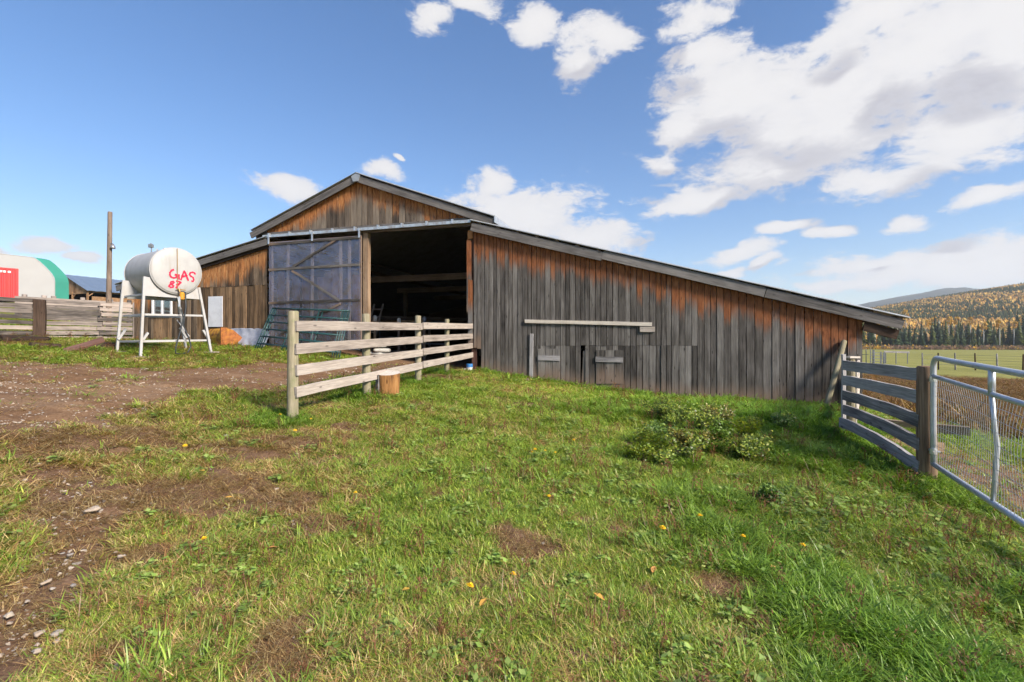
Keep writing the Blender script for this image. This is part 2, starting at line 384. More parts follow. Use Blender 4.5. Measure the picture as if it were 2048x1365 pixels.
plain('bucket_yellow', (.50, .25, .03), .65, 0, .2, 9, .25, .3, (.17, .055, .02), .9, 4.2)
plain('rust', (.27, .095, .03), .75, 0, .3, 9, .3, .25, (.50, .24, .03), .6, 5)
plain('tarp', (.24, .26, .32), .35, 0, .12, 6, .1, .5)
plain('sheet_white', (.60, .62, .68), .55, 0, .04, 4, .05, .3, (.42, .43, .48), .4, 3)
plain('concrete', (.36, .34, .31), .9, 0, .2, 12, .5, .2)
plain('container_red', (.50, .03, .035), .5, 0, .06, 4, .05, .4, (.40, .05, .03), .4, 1.2)
plain('lettering_white', (.75, .73, .72), .6)
plain('container_sign', (.50, .006, .015), .5)
plain('fabric_white', (.33, .33, .34), .6, 0, .03, .5, .03, .3)
plain('fabric_green', (.035, .22, .17), .55, 0, .05, .6, .03, .3)
plain('roof_blue', (.17, .225, .31), .4, .35, .06, 1.2, .05, .5)
plain('can_blue', (.03, .17, .45), .4, 0, .1, 20, .05, .5)
plain('can_white', (.66, .66, .64), .5, 0, .05, 9, .05)
plain('bag_white', (.50, .49, .46), .7, 0, .1, 9, .2)
plain('lamp_grey', (.28, .29, .31), .4, .6)
plain('steel_dark', (.055, .06, .065), .5, .5, .2)
plain('pen_steel', (.13, .14, .16), .5, .4, .2)
plain('window_frame', (.62, .63, .66), .5)
plain('chimney_white', (.7, .7, .68), .6)
plain('earth_floor', (.035, .024, .018), .95, 0, .3, 3, .3)
def tank_mat():
    m, g = mat('tank_white'); tc = g.n('ShaderNodeTexCoord'); P = tc.outputs['Object']
    n1 = g.noise(P, 4.0, 5, .6); run_ = g.noise(g.v('MULTIPLY', P, (7, 7, .8)), 1.0, 5, .62, .3); chip = g.noise(P, 26, 4, .7)
    c = g.mix(g.ss(n1, .3, .7), (.34, .34, .345), (.385, .385, .385)); c = g.mix(g.ss(run_, .52, .72, 0, .40), c, (.27, .23, .19))
    c = g.mix(g.ss(chip, .68, .74, 0, .7), c, (.22, .12, .07)); finish(g, principled(g, c, .5, 0, n1, .12, .02, .4))
tank_mat()
def glass_mat():
    m, g = mat('pane_glass'); gl = g.n('ShaderNodeBsdfGlossy', {'Color': (.8, .85, .9), 'Roughness': .06})
    tr = g.n('ShaderNodeBsdfTransparent', {'Color': (.55, .58, .6)}); lw = g.n('ShaderNodeLayerWeight', {'Blend': .35})
    mx = g.n('ShaderNodeMixShader', {0: g.m('ADD', g.m('MULTIPLY', lw.outputs['Fresnel'], .7), .18), 1: tr.outputs[0], 2: gl.outputs[0]}); finish(g, mx.outputs[0])
glass_mat()
def plastic_mat():
    m, g = mat('door_plastic'); tc = g.n('ShaderNodeTexCoord'); P = tc.outputs['Object']
    cr = g.noise(g.v('MULTIPLY', P, (1, 1, 1)), 3.2, 6, .6, 1.6); cr2 = g.noise(g.v('MULTIPLY', P, (3.4, 3, 1.1)), 2.2, 5, .6, 2.2)
    hgt = g.m('ADD', g.m('MULTIPLY', cr, .6), cr2)
    b = g.n('ShaderNodeBump', {'Strength': .55, 'Distance': .05, 'Height': hgt})
    gl = g.n('ShaderNodeBsdfGlossy', {'Color': (.72, .78, .98), 'Roughness': .22, 'Normal': b.outputs[0]})
    tr = g.n('ShaderNodeBsdfTransparent', {'Color': (.84, .80, .86)})
    df = g.n('ShaderNodeBsdfDiffuse', {'Color': (.40, .36, .43), 'Normal': b.outputs[0]}); tl = g.n('ShaderNodeBsdfTranslucent', {'Color': (.5, .47, .52)})
    d2 = g.n('ShaderNodeMixShader', {0: .3, 1: df.outputs[0], 2: tl.outputs[0]})
    milk = g.ss(g.m('ADD', g.m('MULTIPLY', cr2, .7), g.m('MULTIPLY', g.noise(P, .8, 3, .5), .5)), .42, .85, .06, .36)
    a = g.n('ShaderNodeMixShader', {0: milk, 1: tr.outputs[0], 2: d2.outputs[0]})
    lw = g.n('ShaderNodeLayerWeight', {'Blend': .4, 'Normal': b.outputs[0]})
    mx = g.n('ShaderNodeMixShader', {0: g.m('ADD', g.m('MULTIPLY', lw.outputs['Fresnel'], .55), .13), 1: a.outputs[0], 2: gl.outputs[0]}); finish(g, mx.outputs[0])
plastic_mat()

def leaf_mat(name, dry=(.52, .40, .18), dead=(.28, .16, .075), transl=.35, inst=True):
    m, g = mat(name); c = g.attr('col', out='Color')
    if inst:
        dr = g.attr('dryness', 'INSTANCER'); li = g.attr('light', 'INSTANCER'); hu = g.attr('lush', 'INSTANCER')
        c = g.mix(g.m('MULTIPLY', hu, .75), c, g.mix(1.0, c, (.72, .97, .75), 'MULTIPLY'))
        ca = g.n('ShaderNodeAttribute', attribute_name='col', attribute_type='GEOMETRY').outputs['Alpha']
        drm = g.ss(g.m('SUBTRACT', dr, ca), -.25, .25)
        c = g.mix(drm, c, g.mix(g.m('FRACT', g.m('MULTIPLY', ca, 7.7)), dry, dead))
        c = g.mix(1.0, c, g.n('ShaderNodeCombineColor', {0: li, 1: li, 2: li}).outputs[0], 'MULTIPLY')
    d = g.n('ShaderNodeBsdfDiffuse', {'Color': c}); t = g.n('ShaderNodeBsdfTranslucent', {'Color': g.mix(1.0, c, (1.1, 1.1, .6), 'MULTIPLY')})
    s = g.n('ShaderNodeMixShader', {0: transl, 1: d.outputs[0], 2: t.outputs[0]})
    gl = g.n('ShaderNodeBsdfGlossy', {'Color': (.6, .6, .6), 'Roughness': .45})
    s2 = g.n('ShaderNodeMixShader', {0: .05, 1: s.outputs[0], 2: gl.outputs[0]}); finish(g, s2.outputs[0]); return m
leaf_mat('grass_blade'); leaf_mat('leaf', inst=False); leaf_mat('far_leaf', inst=False, transl=.2)
def simple_attr_mat(name, rough=.9):
    m, g = mat(name); finish(g, principled(g, g.attr('col', out='Color'), rough, 0, spec=.1))
simple_attr_mat('far_tree')
def stone_mat():
    m, g = mat('stone'); tc = g.n('ShaderNodeTexCoord'); oi = g.n('ShaderNodeObjectInfo'); rn = oi.outputs['Random']
    n = g.noise(g.v('ADD', tc.outputs['Object'], g.n('ShaderNodeCombineXYZ', {0: g.m('MULTIPLY', rn, 40)}).outputs[0]), 22, 6, .65)
    base = g.ramp(rn, [(0, (.42, .36, .31)), (.4, (.54, .45, .36)), (.7, (.36, .34, .33)), (1, (.58, .51, .43))])
    c = g.mix(g.ss(n, .35, .7), g.mix(1.0, base, (.6, .56, .52), 'MULTIPLY'), base); finish(g, principled(g, c, .85, 0, n, .5, .01, .2))
stone_mat()
def flower_mat():
    m, g = mat('petal_yellow'); finish(g, principled(g, (.80, .50, .015), .7))
flower_mat()

# ------------------------------------------------------------------ ground cover masks
def poly_sd(x, y, poly):
    x = np.asarray(x, float); y = np.asarray(y, float); d = np.full(x.shape, 1e9); ins = np.zeros(x.shape, bool); n = len(poly)
    for i in range(n):
        ax, ay = poly[i]; bx, by = poly[(i + 1) % n]; ex, ey = bx - ax, by - ay
        t = np.clip(((x - ax) * ex + (y - ay) * ey) / (ex * ex + ey * ey + 1e-9), 0, 1)
        d = np.minimum(d, np.hypot(x - ax - t * ex, y - ay - t * ey))
        c = ((ay > y) != (by > y)) & (x < (bx - ax) * (y - ay) / (by - ay + 1e-12) + ax); ins ^= c
    return np.where(ins, d, -d)
DRIVE = [unproj(*p) for p in [(0, 733), (300, 736), (560, 727), (660, 722), (730, 712), (930, 735), (840, 737), (740, 750), (640, 762), (560, 774), (440, 788), (330, 812), (200, 846), (90, 868), (0, 845)]]
DRIVE = [np.array((-24., 9.5)), np.array((-13., 10.8))] + DRIVE[1:-1] + [np.array((-5.4, 4.9)), np.array((-24., 5.0))]
TRACK = [unproj(*p) for p in [(60, 920), (150, 925), (270, 955), (310, 1000), (290, 1060), (240, 1110), (200, 1180), (140, 1260), (80, 1330), (20, 1365)]] + \
        [np.array((-2.6, 1.6)), np.array((-3.4, 1.9))] + [unproj(*p) for p in [(-60, 1230), (0, 1185), (60, 1100), (75, 1000), (40, 950)]]
BARE = []
for (cx, cy, rx, ry) in [(370, 985, 110, 22), (480, 975, 70, 15), (570, 1010, 70, 28), (650, 1050, 90, 28), (735, 1080, 45, 20), (450, 905, 130, 15), (560, 888, 100, 12), (300, 880, 70, 10),
        (250, 862, 90, 12), (555, 1285, 60, 60), (620, 1240, 34, 30), (590, 1335, 70, 32), (1055, 1095, 65, 28), (1000, 1065, 34, 15), (1440, 1175, 70, 20), (1520, 1245, 52, 20),
        (1300, 1185, 40, 15), (1495, 1052, 34, 6), (1560, 1056, 40, 6), (1170, 1040, 34, 10), (2030, 1075, 60, 40), (720, 1000, 26, 8), (870, 990, 50, 10), (700, 880, 24, 5), (830, 806, 22, 5),
        (60, 885, 110, 14), (180, 895, 110, 12), (330, 1010, 90, 26), (450, 1010, 60, 20), (60, 905, 60, 14), (300, 1110, 60, 26), (120, 870, 120, 10), (400, 1180, 46, 26), (250, 1300, 60, 30), (1240, 1060, 30, 10), (870, 755, 40, 5), (960, 1180, 20, 18), (1680, 1290, 40, 15)]:
    c = unproj(cx, cy); a = unproj(cx, cy - ry); b = unproj(cx, cy + ry); BARE.append((c[0], c[1], rx / FPX * c[1], abs(a[1] - b[1]) / 2 + .02))
PENLINE = [(3.0, 1.0), (3.6, 2.7), (4.72, 5.5), (5.25, 7.5), (8.05, 11.2), (12, 25)]
def pen_side(x, y):
    return np.asarray(x) - np.interp(y, [p[1] for p in PENLINE], [p[0] for p in PENLINE])
def masks(x, y):
    x = np.asarray(x, float); y = np.asarray(y, float)
    n1 = fbm(x, y, 1.1, 5, 21); n2 = fbm(x, y, 3.3, 4, 33); n3 = fbm(x, y, .45, 3, 41)
    wob = (n2 - .5) * 1.0 + (n1 - .5) * .9
    drive = sstep(poly_sd(x, y, DRIVE) + wob * 1.1, -.12, .30)
    track = sstep(poly_sd(x, y, TRACK) + wob * .55, -.10, .16)
    bare = np.zeros(x.shape)
    for (cx, cy, rx, ry) in BARE:
        q = 1 - np.hypot((x - cx) / (rx * 1.25), (y - cy) / (ry * 1.25)); bare = np.maximum(bare, sstep(q + wob * .9, .08, .45))
    dirt = np.maximum(np.maximum(drive, track), bare * .9)
    scuff = sstep(n2 * .6 + n1 * .5 - .10 * sstep(x, 0, 3), .60, .76) * .7
    dirt = np.maximum(dirt, scuff)
    s, d = to_barn(x, y)
    inside = ((d > -.03) & (s > -13.4) & (s < 9.75) & (d < 24)).astype(float)
    ps = pen_side(x, y); r = np.hypot(x, y)
    pen = sstep(ps, .0, .7) * (1 - sstep(x, 0, 1) * 0)
    pen = pen * (y > .5)
    brown = pen * sstep(r + (n1 - .5) * 6, 13.5, 17) * (1 - sstep(r + (n1 - .5) * 8, 40, 47))
    field = pen * sstep(r + (n1 - .5) * 8, 40, 47)
    pend = pen * (1 - sstep(r + (n1 - .5) * 6, 13.5, 17)) * np.clip(sstep(n1, .24, .46) - .75 * sstep(2.4 - np.hypot(x - 6.9, y - 8.7), 0, 1), 0, 1)
    dirt = np.clip(np.where(pen > .5, pend * .95, dirt) + inside, 0, 1)
    right = sstep(x + (n1 - .5) * 2.0, -.8, 2.6)
    dry = np.clip(.20 - .16 * right + (n3 - .5) * .8 + (n1 - .5) * 1.0 + .30 * sstep(-x + .1 * y, .2, 3.5) * (1 - sstep(y, 6.5, 9.5)), 0, 1)
    wallg = sstep(d, -.9, -.1) * (s > .3) * (1 - pen)
    mound = np.exp(-(((x - 4.9) / 1.5) ** 2 + ((y - 8.4) / 1.7) ** 2)) * (1 - pen)
    corner = .7 * sstep(x, .2, 2.8) * (1 - sstep(y, 1.8, 4.6)) * sstep(n1 * .6 + n2 * .4, .34, .68)
    yellow = np.exp(-(((x - 1.0) / 1.6) ** 2 + ((y - 11.4) / 1.2) ** 2))
    lush = np.clip(np.maximum(np.maximum(wallg * .8, mound), corner) + .45 * right * sstep(n1, .45, .62) - .5 * yellow, 0, 1)
    dry = np.clip(dry - .5 * lush, 0, 1)
    dist = np.minimum.reduce([np.hypot(x - a, y - b) for a, b in ((-3.3, 6.9), (-2.8, 8.8), (-2.25, 10.8), (-1.8, 12.3))])
    post = sstep(.75 - dist, 0, .6)
    return dict(dirt=dirt, drive=np.maximum(drive, 0) * (1 - pen), track=track, bare=bare, dry=dry, lush=np.maximum(lush, post * .7), brown=brown, field=field, inside=inside, pen=pen, post=post, yellow=yellow)

# ------------------------------------------------------------------ ground sheet
def axis_pts(lo, hi, fine, flo, fhi, ratio=1.16):
    a = list(np.arange(flo, fhi, fine)); st = fine; p = a[-1]
    while p < hi: st *= ratio; p += st; a.append(p)
    st = fine; p = a[0]; pre = []
    while p > lo: st *= ratio; p -= st; pre.append(p)
    return np.array(pre[::-1] + a)
def build_ground():
    xs = axis_pts(-4500, 5200, .055, -9.5, 7.5, 1.085); ys = axis_pts(-300, 5200, .055, 1.4, 14.2, 1.075)
    X, Y = np.meshgrid(xs, ys); nx, ny = len(xs), len(ys)
    fx, fy = X.ravel(), Y.ravel(); Z = gz(fx, fy); M = masks(fx, fy)
    Z = Z - .03 * M['track'] - .02 * M['drive'] + (.022 * (fbm(fx, fy, 14, 2, 5) - .5) + .05 * (fbm(fx, fy, 5, 3, 6) - .5)) * M['dirt'] * (np.hypot(fx, fy) < 30)
    v = np.column_stack([fx, fy, Z])
    i = np.arange(nx - 1)[None, :] + np.arange(ny - 1)[:, None] * nx; i = i.ravel()
    f = np.column_stack([i, i + 1, i + nx + 1, i + nx])
    me = bpy.data.meshes.new('ground'); me.vertices.add(len(v)); me.vertices.foreach_set('co', v.ravel())
    me.loops.add(f.size); me.loops.foreach_set('vertex_index', f.ravel().astype(np.int32)); me.polygons.add(len(f))
    me.polygons.foreach_set('loop_start', np.arange(0, f.size, 4, dtype=np.int32)); me.polygons.foreach_set('loop_total', np.full(len(f), 4, np.int32))
    me.polygons.foreach_set('use_smooth', np.ones(len(f), bool)); me.update(); me.validate()
    for k in ('dirt', 'drive', 'dry', 'lush', 'brown', 'field', 'track'):
        a = me.attributes.new(k, 'FLOAT', 'POINT'); a.data.foreach_set('value', M[k].astype(np.float32))
    m, g = mat('ground'); tc = g.n('ShaderNodeTexCoord'); P = tc.outputs['Object']
    a = {k: g.attr(k) for k in ('dirt', 'drive', 'dry', 'lush', 'brown', 'field', 'track')}
    n_f = g.noise(P, 38, 6, .68); n_m = g.noise(P, 6.5, 6, .62); n_l = g.noise(P, .7, 5, .55)
    turf = g.mix(g.ss(n_m, .3, .7), (.11, .125, .032), (.20, .205, .052))
    turf = g.mix(a['dry'], turf, g.mix(n_f, (.10, .065, .028), (.24, .17, .075)))
    soil = g.ramp(g.m('ADD', g.m('MULTIPLY', n_f, .6), g.m('MULTIPLY', n_m, .4)), [(.33, (.080, .045, .028)), (.52, (.168, .100, .064)), (.72, (.27, .185, .125))])
    straw = g.ss(g.noise(g.v('MULTIPLY', P, (1, 1, 1)), 60, 3, .7, 3.0), .56, .70)
    soil = g.mix(g.m('MULTIPLY', straw, .35), soil, (.26, .17, .09))
    n_r = g.noise(g.v('MULTIPLY', P, (.35, 2.2, 1)), 1.0, 5, .6, .4)
    road = g.ramp(g.m('ADD', g.m('MULTIPLY', n_f, .5), g.m('MULTIPLY', n_r, .5)), [(.30, (.078, .041, .022)), (.5, (.168, .098, .056)), (.72, (.32, .225, .15))])
    soil = g.mix(g.m('MULTIPLY', a['drive'], g.ss(n_l, .30, .52)), soil, road)
    c = g.mix(g.ss(g.m('ADD', a['dirt'], g.m('MULTIPLY', g.m('SUBTRACT', n_f, .5), .5)), .25, .6), turf, soil)
    n_b = g.noise(g.v('MULTIPLY', P, (1, .45, 1)), .9, 7, .7); n_b2 = g.noise(P, 14, 4, .7)
    br = g.ramp(g.m('ADD', g.m('MULTIPLY', n_b, .6), g.m('MULTIPLY', n_b2, .4)), [(.34, (.12, .072, .036)), (.52, (.26, .165, .08)), (.7, (.36, .26, .13))])
    c = g.mix(a['brown'], c, g.mix(g.ss(n_l, .55, .7, 0, .7), br, (.15, .15, .035)))
    n_w = g.noise(g.v('MULTIPLY', P, (.25, .05, 1)), 1.0, 6, .6)
    fd = g.ramp(g.m('ADD', g.m('MULTIPLY', n_w, .6), g.m('MULTIPLY', n_b, .4)), [(.3, (.15, .148, .042)), (.5, (.215, .212, .064)), (.72, (.29, .265, .09))])
    c = g.mix(a['field'], c, fd)
    hb = g.m('ADD', g.m('MULTIPLY', n_f, .5), n_m)
    finish(g, principled(g, c, .95, 0, hb, .8, .035, .08))
    tag(link('ground', me, 'ground'), kind='structure')
build_ground()

# ------------------------------------------------------------------ hills and woods
def build_hill(name, us, vs, Zs, prof, material, jag=0.0, seed=1):
    nu, nz = 220, len(Zs); U = np.linspace(us[0], us[-1], nu); top = np.interp(U, us, vs)
    verts = []; attr = []
    for j, Zd in enumerate(Zs):
        for i in range(nu):
            x = U[i] * Zd; n = float(fbm(np.array([x * .004]), np.array([Zd * .004]), 1, 5, seed)[0]) - .5
            zref = Zs[int(np.argmax(prof))]
            z = (CAMZ + top[i] * zref) * prof[j] + n * top[i] * zref * .22 * prof[j] * (1 - .6 * prof[j]) - 3.0
            verts.append((x, Zd, z))
    f = [(j * nu + i, j * nu + i + 1, (j + 1) * nu + i + 1, (j + 1) * nu + i) for j in range(nz - 1) for i in range(nu - 1)]
    return tag(link(name, mesh_data(name, verts, f, None, True), material), kind='structure')
def hill_mats():
    m, g = mat('hill_near'); P = g.n('ShaderNodeTexCoord').outputs['Object']
    n = g.noise(P, .06, 6, .65); n2 = g.noise(P, .012, 4, .55)
    c = g.mix(g.ss(n, .35, .65), (.020, .030, .014), (.060, .050, .018)); c = g.mix(g.ss(n2, .45, .65, 0, .6), c, (.14, .075, .025))
    finish(g, principled(g, c, .95, 0, n, 1.0, 6.0, .05))
    m, g = mat('hill_far'); P = g.n('ShaderNodeTexCoord').outputs['Object']
    n = g.noise(P, .035, 7, .7); n2 = g.noise(P, .006, 4, .55)
    c = g.mix(g.ss(n, .35, .65), (.016, .026, .018), (.045, .050, .026)); c = g.mix(g.ss(n2, .5, .68, 0, .7), c, (.10, .085, .045))
    c = g.mix(g.ss(g.noise(P, .02, 4, .6), .66, .72, 0, .6), c, (.26, .22, .16))
    finish(g, principled(g, c, .95, 0, n, 1.0, 12.0, .05))
hill_mats()
HU = [.30, .60, .66, .70, .74, .79, .85, .90, .95, 1.0, 1.06, 1.15, 1.3, 1.5]
HV = [.004, .030, .042, .052, .058, .066, .076, .083, .092, .099, .108, .115, .12, .11]
HZ = list(np.linspace(330, 1000, 24)) + [1060, 1150, 1300]
HPROF = list(sstep(np.linspace(0, 1, 24), -.12, 1.05) * .995) + [1.0, .9, .6]
HPROF[0] = 0.0
hill = build_hill('near_hill', HU, HV, HZ, HPROF, 'hill_near', seed=4)
build_hill('far_hill', [.2, .55, .66, .70, .735, .80, .85, .90, .935, .97, 1.02, 1.1, 1.3, 1.6], [.003, .045, .058, .066, .076, .090, .098, .1045, .1055, .103, .099, .092, .08, .07],
           list(np.linspace(1700, 2800, 12)) + [3000, 3400], list(sstep(np.linspace(0, 1, 12), -.1, 1.05) * .99) + [1.0, .7], 'hill_far', seed=9)

def conifer_geo(h, r, seed, layers=15, per=9):
    rg = random.Random(seed); v = []; f = []; c = []
    for L in range(layers):
        t = L / (layers - 1); z = h * (.05 + .93 * t); rr = r * (1 - t) ** .85 + .10
        for k in range(per):
            a = 2 * math.pi * (k + rg.random()) / per; q = rr * rg.uniform(.65, 1.2); dz = h / layers * rg.uniform(.7, 1.5)
            w = .42 * q + .15; ca, sa = math.cos(a), math.sin(a); b = len(v)
            v += [(0, 0, z + dz * .7), (ca * q * .6 - sa * w, sa * q * .6 + ca * w, z - dz * .10), (ca * q, sa * q, z - dz * .55), (ca * q * .6 + sa * w, sa * q * .6 - ca * w, z - dz * .10)]
            f += [(b, b + 1, b + 2), (b, b + 2, b + 3)]; g_ = rg.uniform(.6, 1.4); base = ((.045, .072, .022), (.075, .098, .022), (.036, .060, .022))[seed % 3]
            c += [(base[0] * g_, base[1] * g_, base[2] * g_, 1)] * 4
    return v, f, c
def aspen_geo(h, seed, n=170, cols=((.50, .28, .03), (.55, .34, .045), (.40, .20, .03))):
    rg = random.Random(seed); v = []; f = []; c = []; blobs = [(rg.uniform(-.8, .8), rg.uniform(-.8, .8), h * rg.uniform(.72, .95), rg.uniform(.8, 1.35)) for _ in range(5)]
    for i in range(n):
        bx, by, bz, br = rg.choice(blobs); d = Vector((rg.gauss(0, 1), rg.gauss(0, 1), rg.gauss(0, 1))).normalized() * br * rg.uniform(.5, 1.0)
        p = Vector((bx, by, bz)) + d; s = rg.uniform(.18, .34); u = Vector((rg.gauss(0, 1), rg.gauss(0, 1), rg.gauss(0, 1))).normalized(); w = u.orthogonal().normalized()
        b = len(v); v += [tuple(p + u * s), tuple(p + w * s), tuple(p - u * s), tuple(p - w * s)]; f.append((b, b + 1, b + 2, b + 3)); k = rg.choice(cols); g_ = rg.uniform(.75, 1.2)
        c += [(k[0] * g_, k[1] * g_, k[2] * g_, 1)] * 4
    return v, f, c
plain('bark_conifer', (.07, .05, .04), .9); plain('bark_aspen', (.52, .51, .47), .8, 0, .15, 3)
def woods():
    protos = []
    for k in range(5):
        h = (17, 14, 19, 11, 15.5)[k]; v, f, c = conifer_geo(h, h * .15 + .6, k + 1)
        t = empty('conifer_tree', (0, 0, 0)); m = MB(); m.tube([(0, 0, -1), (0, 0, h * .9)], [.22, .03], 5); m.build('trunk', 'bark_conifer', t)
        link('crown', mesh_data('crown', v, f, {'col': ('FLOAT_COLOR', c)}), 'far_leaf', t)
        tag(t, 'dark green conifer in the tree line at the far edge of the field', 'tree', 'conifers along the field edge'); protos.append(t)
    asp = []
    for k in range(3):
        h = (17, 19, 15)[k]; v, f, c = aspen_geo(h, 50 + k)
        t = empty('aspen_tree', (0, 0, 0)); m = MB(); m.tube([(0, 0, -1), (.2, 0, h * .5), (0, 0, h * .92)], [.2, .15, .05], 5)
        for q in range(5):
            a = q * 1.3; m.tube([(0, 0, h * (.55 + .07 * q)), (math.cos(a) * .9, math.sin(a) * .9, h * (.68 + .06 * q))], [.07, .02], 4)
        m.build('trunk', 'bark_aspen', t); link('crown', mesh_data('crown', v, f, {'col': ('FLOAT_COLOR', c)}), 'far_leaf', t)
        tag(t, 'white-trunked aspen with a yellow crown in the far tree line', 'tree', 'aspens along the field edge'); asp.append(t)
    rg = random.Random(5); used = {}
    def place(pr, x, y, s):
        o = pr if id(pr) not in used else copy_tree(pr); used[id(pr)] = 1
        o.location = (x, y, gz1(x, y) - .1); o.rotation_euler = (0, 0, rg.uniform(0, 6.28)); o.scale = (s, s, s * rg.uniform(.92, 1.1))
    for i in range(150):
        row = i % 3; u = .675 + (i // 3) * (.50 / 50) + rg.uniform(-.006, .006); Z = 248 + row * 9 + rg.uniform(-4, 4)
        place(protos[rg.randrange(5)], u * Z, Z, rg.uniform(.62, 1.04) * (1.0 if row else rg.choice((.4, .6, .85, 1.0))))
    for i in range(24):
        u = .68 + i * (.49 / 24) + rg.uniform(-.012, .012); Z = rg.choice((252, 280, 284, 288, 290)) + rg.uniform(-3, 3)
        place(asp[rg.randrange(3)], u * Z, Z, rg.uniform(.95, 1.18))
    # brush along the foot of the trees
    v = []; f = []; c = []
    for i in range(700):
        u = rg.uniform(.66, 1.22); Z = rg.uniform(236, 247); x = u * Z; z0 = gz1(x, Z); hh = rg.uniform(.8, 2.4) * (1.5 if u < .77 and rg.random() < .4 else 1)
        k = rg.choice(((.19, .115, .07), (.15, .085, .065), (.24, .15, .08), (.12, .10, .04))); k = (.5, .28, .03) if (u < .78 and rg.random() < .45) or rg.random() < .05 else k
        for q in range(9):
            p = Vector((x + rg.gauss(0, .9), Z + rg.gauss(0, .6), z0 + rg.uniform(.1, 1) * hh)); s = rg.uniform(.25, .55); a = rg.uniform(0, 6.28); g_ = rg.uniform(.7, 1.25)
            d = Vector((math.cos(a), math.sin(a) * .5, 0)) * s; b = len(v); v += [tuple(p - d), tuple(p + d - Vector((0, 0, s * .6))), tuple(p + d * .4 + Vector((0, 0, s * 1.3)))]; f.append((b, b + 1, b + 2)); c += [(k[0] * g_, k[1] * g_, k[2] * g_, 1)] * 3
    tag(link('brush', mesh_data('brush', v, f, {'col': ('FLOAT_COLOR', c)}), 'far_leaf'), 'low reddish brush along the foot of the far trees', 'brush', kind='stuff')
    # forest on the hillside, one mass
    v = []; f = []; c = []; nu = 220; me = hill.data; hv = np.array([p.co[:] for p in me.vertices]).reshape(len(HZ), nu, 3)
    N = 25000; Zr = RNG.uniform(350, 1075, N) ; ur = RNG.uniform(.62, 1.30, N)
    jz = np.interp(Zr, HZ, range(len(HZ))); ju = (ur - HU[0]) / (HU[-1] - HU[0]) * (nu - 1); j0 = np.floor(jz).astype(int).clip(0, len(HZ) - 2); i0 = np.floor(ju).astype(int).clip(0, nu - 2)
    fz = jz - j0; fu = ju - i0
    P = (hv[j0, i0] * ((1 - fz) * (1 - fu))[:, None] + hv[j0 + 1, i0] * (fz * (1 - fu))[:, None] + hv[j0, i0 + 1] * ((1 - fz) * fu)[:, None] + hv[j0 + 1, i0 + 1] * (fz * fu)[:, None])
    clump = fbm(P[:, 0], P[:, 2] * 2.4, .014, 4, 77); band = fbm(P[:, 0] * .35, P[:, 2] * 5, .016, 3, 78)
    for i in range(N):
        gold = (clump[i] * .55 + band[i] * .45 + rg.uniform(-.12, .12)) > .50; x, y, z = P[i]; g_ = rg.uniform(.65, 1.3); b = len(v)
        if gold:
            k = rg.choice(((.44, .25, .055), (.36, .19, .05), (.48, .31, .08), (.26, .17, .075))); w = rg.uniform(1.4, 2.6); h = rg.uniform(5, 8); n = 6
            v.append((x, y, z + h)); c.append((k[0] * g_, k[1] * g_, k[2] * g_, 1))
            for t, q in ((.72, .9), (.4, 1.0), (.12, .55)):
                for a in range(n):
                    th = a * 6.283 / n + t * 3; rr = w * q * rg.uniform(.75, 1.15); v.append((x + rr * math.cos(th), y + rr * math.sin(th), z + h * t * rg.uniform(.9, 1.1))); e = rg.uniform(.8, 1.15); c.append((k[0] * g_ * e, k[1] * g_ * e, k[2] * g_ * e, 1))
            for a in range(n): f.append((b, b + 1 + a, b + 1 + (a + 1) % n))
            for l in range(2):
                for a in range(n): f.append((b + 1 + l * n + a, b + 1 + (l + 1) * n + a, b + 1 + (l + 1) * n + (a + 1) % n, b + 1 + l * n + (a + 1) % n))
        else:
            k = (.055, .066, .028); w = rg.uniform(1.3, 2.0); h = rg.uniform(6, 10); n = 6
            for t0, q in ((1.0, .55), (.66, .85), (.36, 1.0)):
                bb = len(v); v.append((x, y, z + h * t0)); c.append((k[0] * g_ * 1.3, k[1] * g_ * 1.3, k[2] * g_ * 1.2, 1))
                for a in range(n):
                    th = a * 6.283 / n + t0 * 5; rr = w * q * rg.uniform(.75, 1.2); v.append((x + rr * math.cos(th), y + rr * math.sin(th), z + h * (t0 - .42) + rg.uniform(-.4, .4))); c.append((k[0] * g_, k[1] * g_, k[2] * g_, 1))
                for a in range(n): f.append((bb, bb + 1 + a, bb + 1 + (a + 1) % n))
    tag(link('hillside_forest', mesh_data('hillside_forest', v, f, {'col': ('FLOAT_COLOR', c)}), 'far_tree'), 'golden and dark green autumn forest covering the near hillside', 'forest', kind='stuff')
woods()

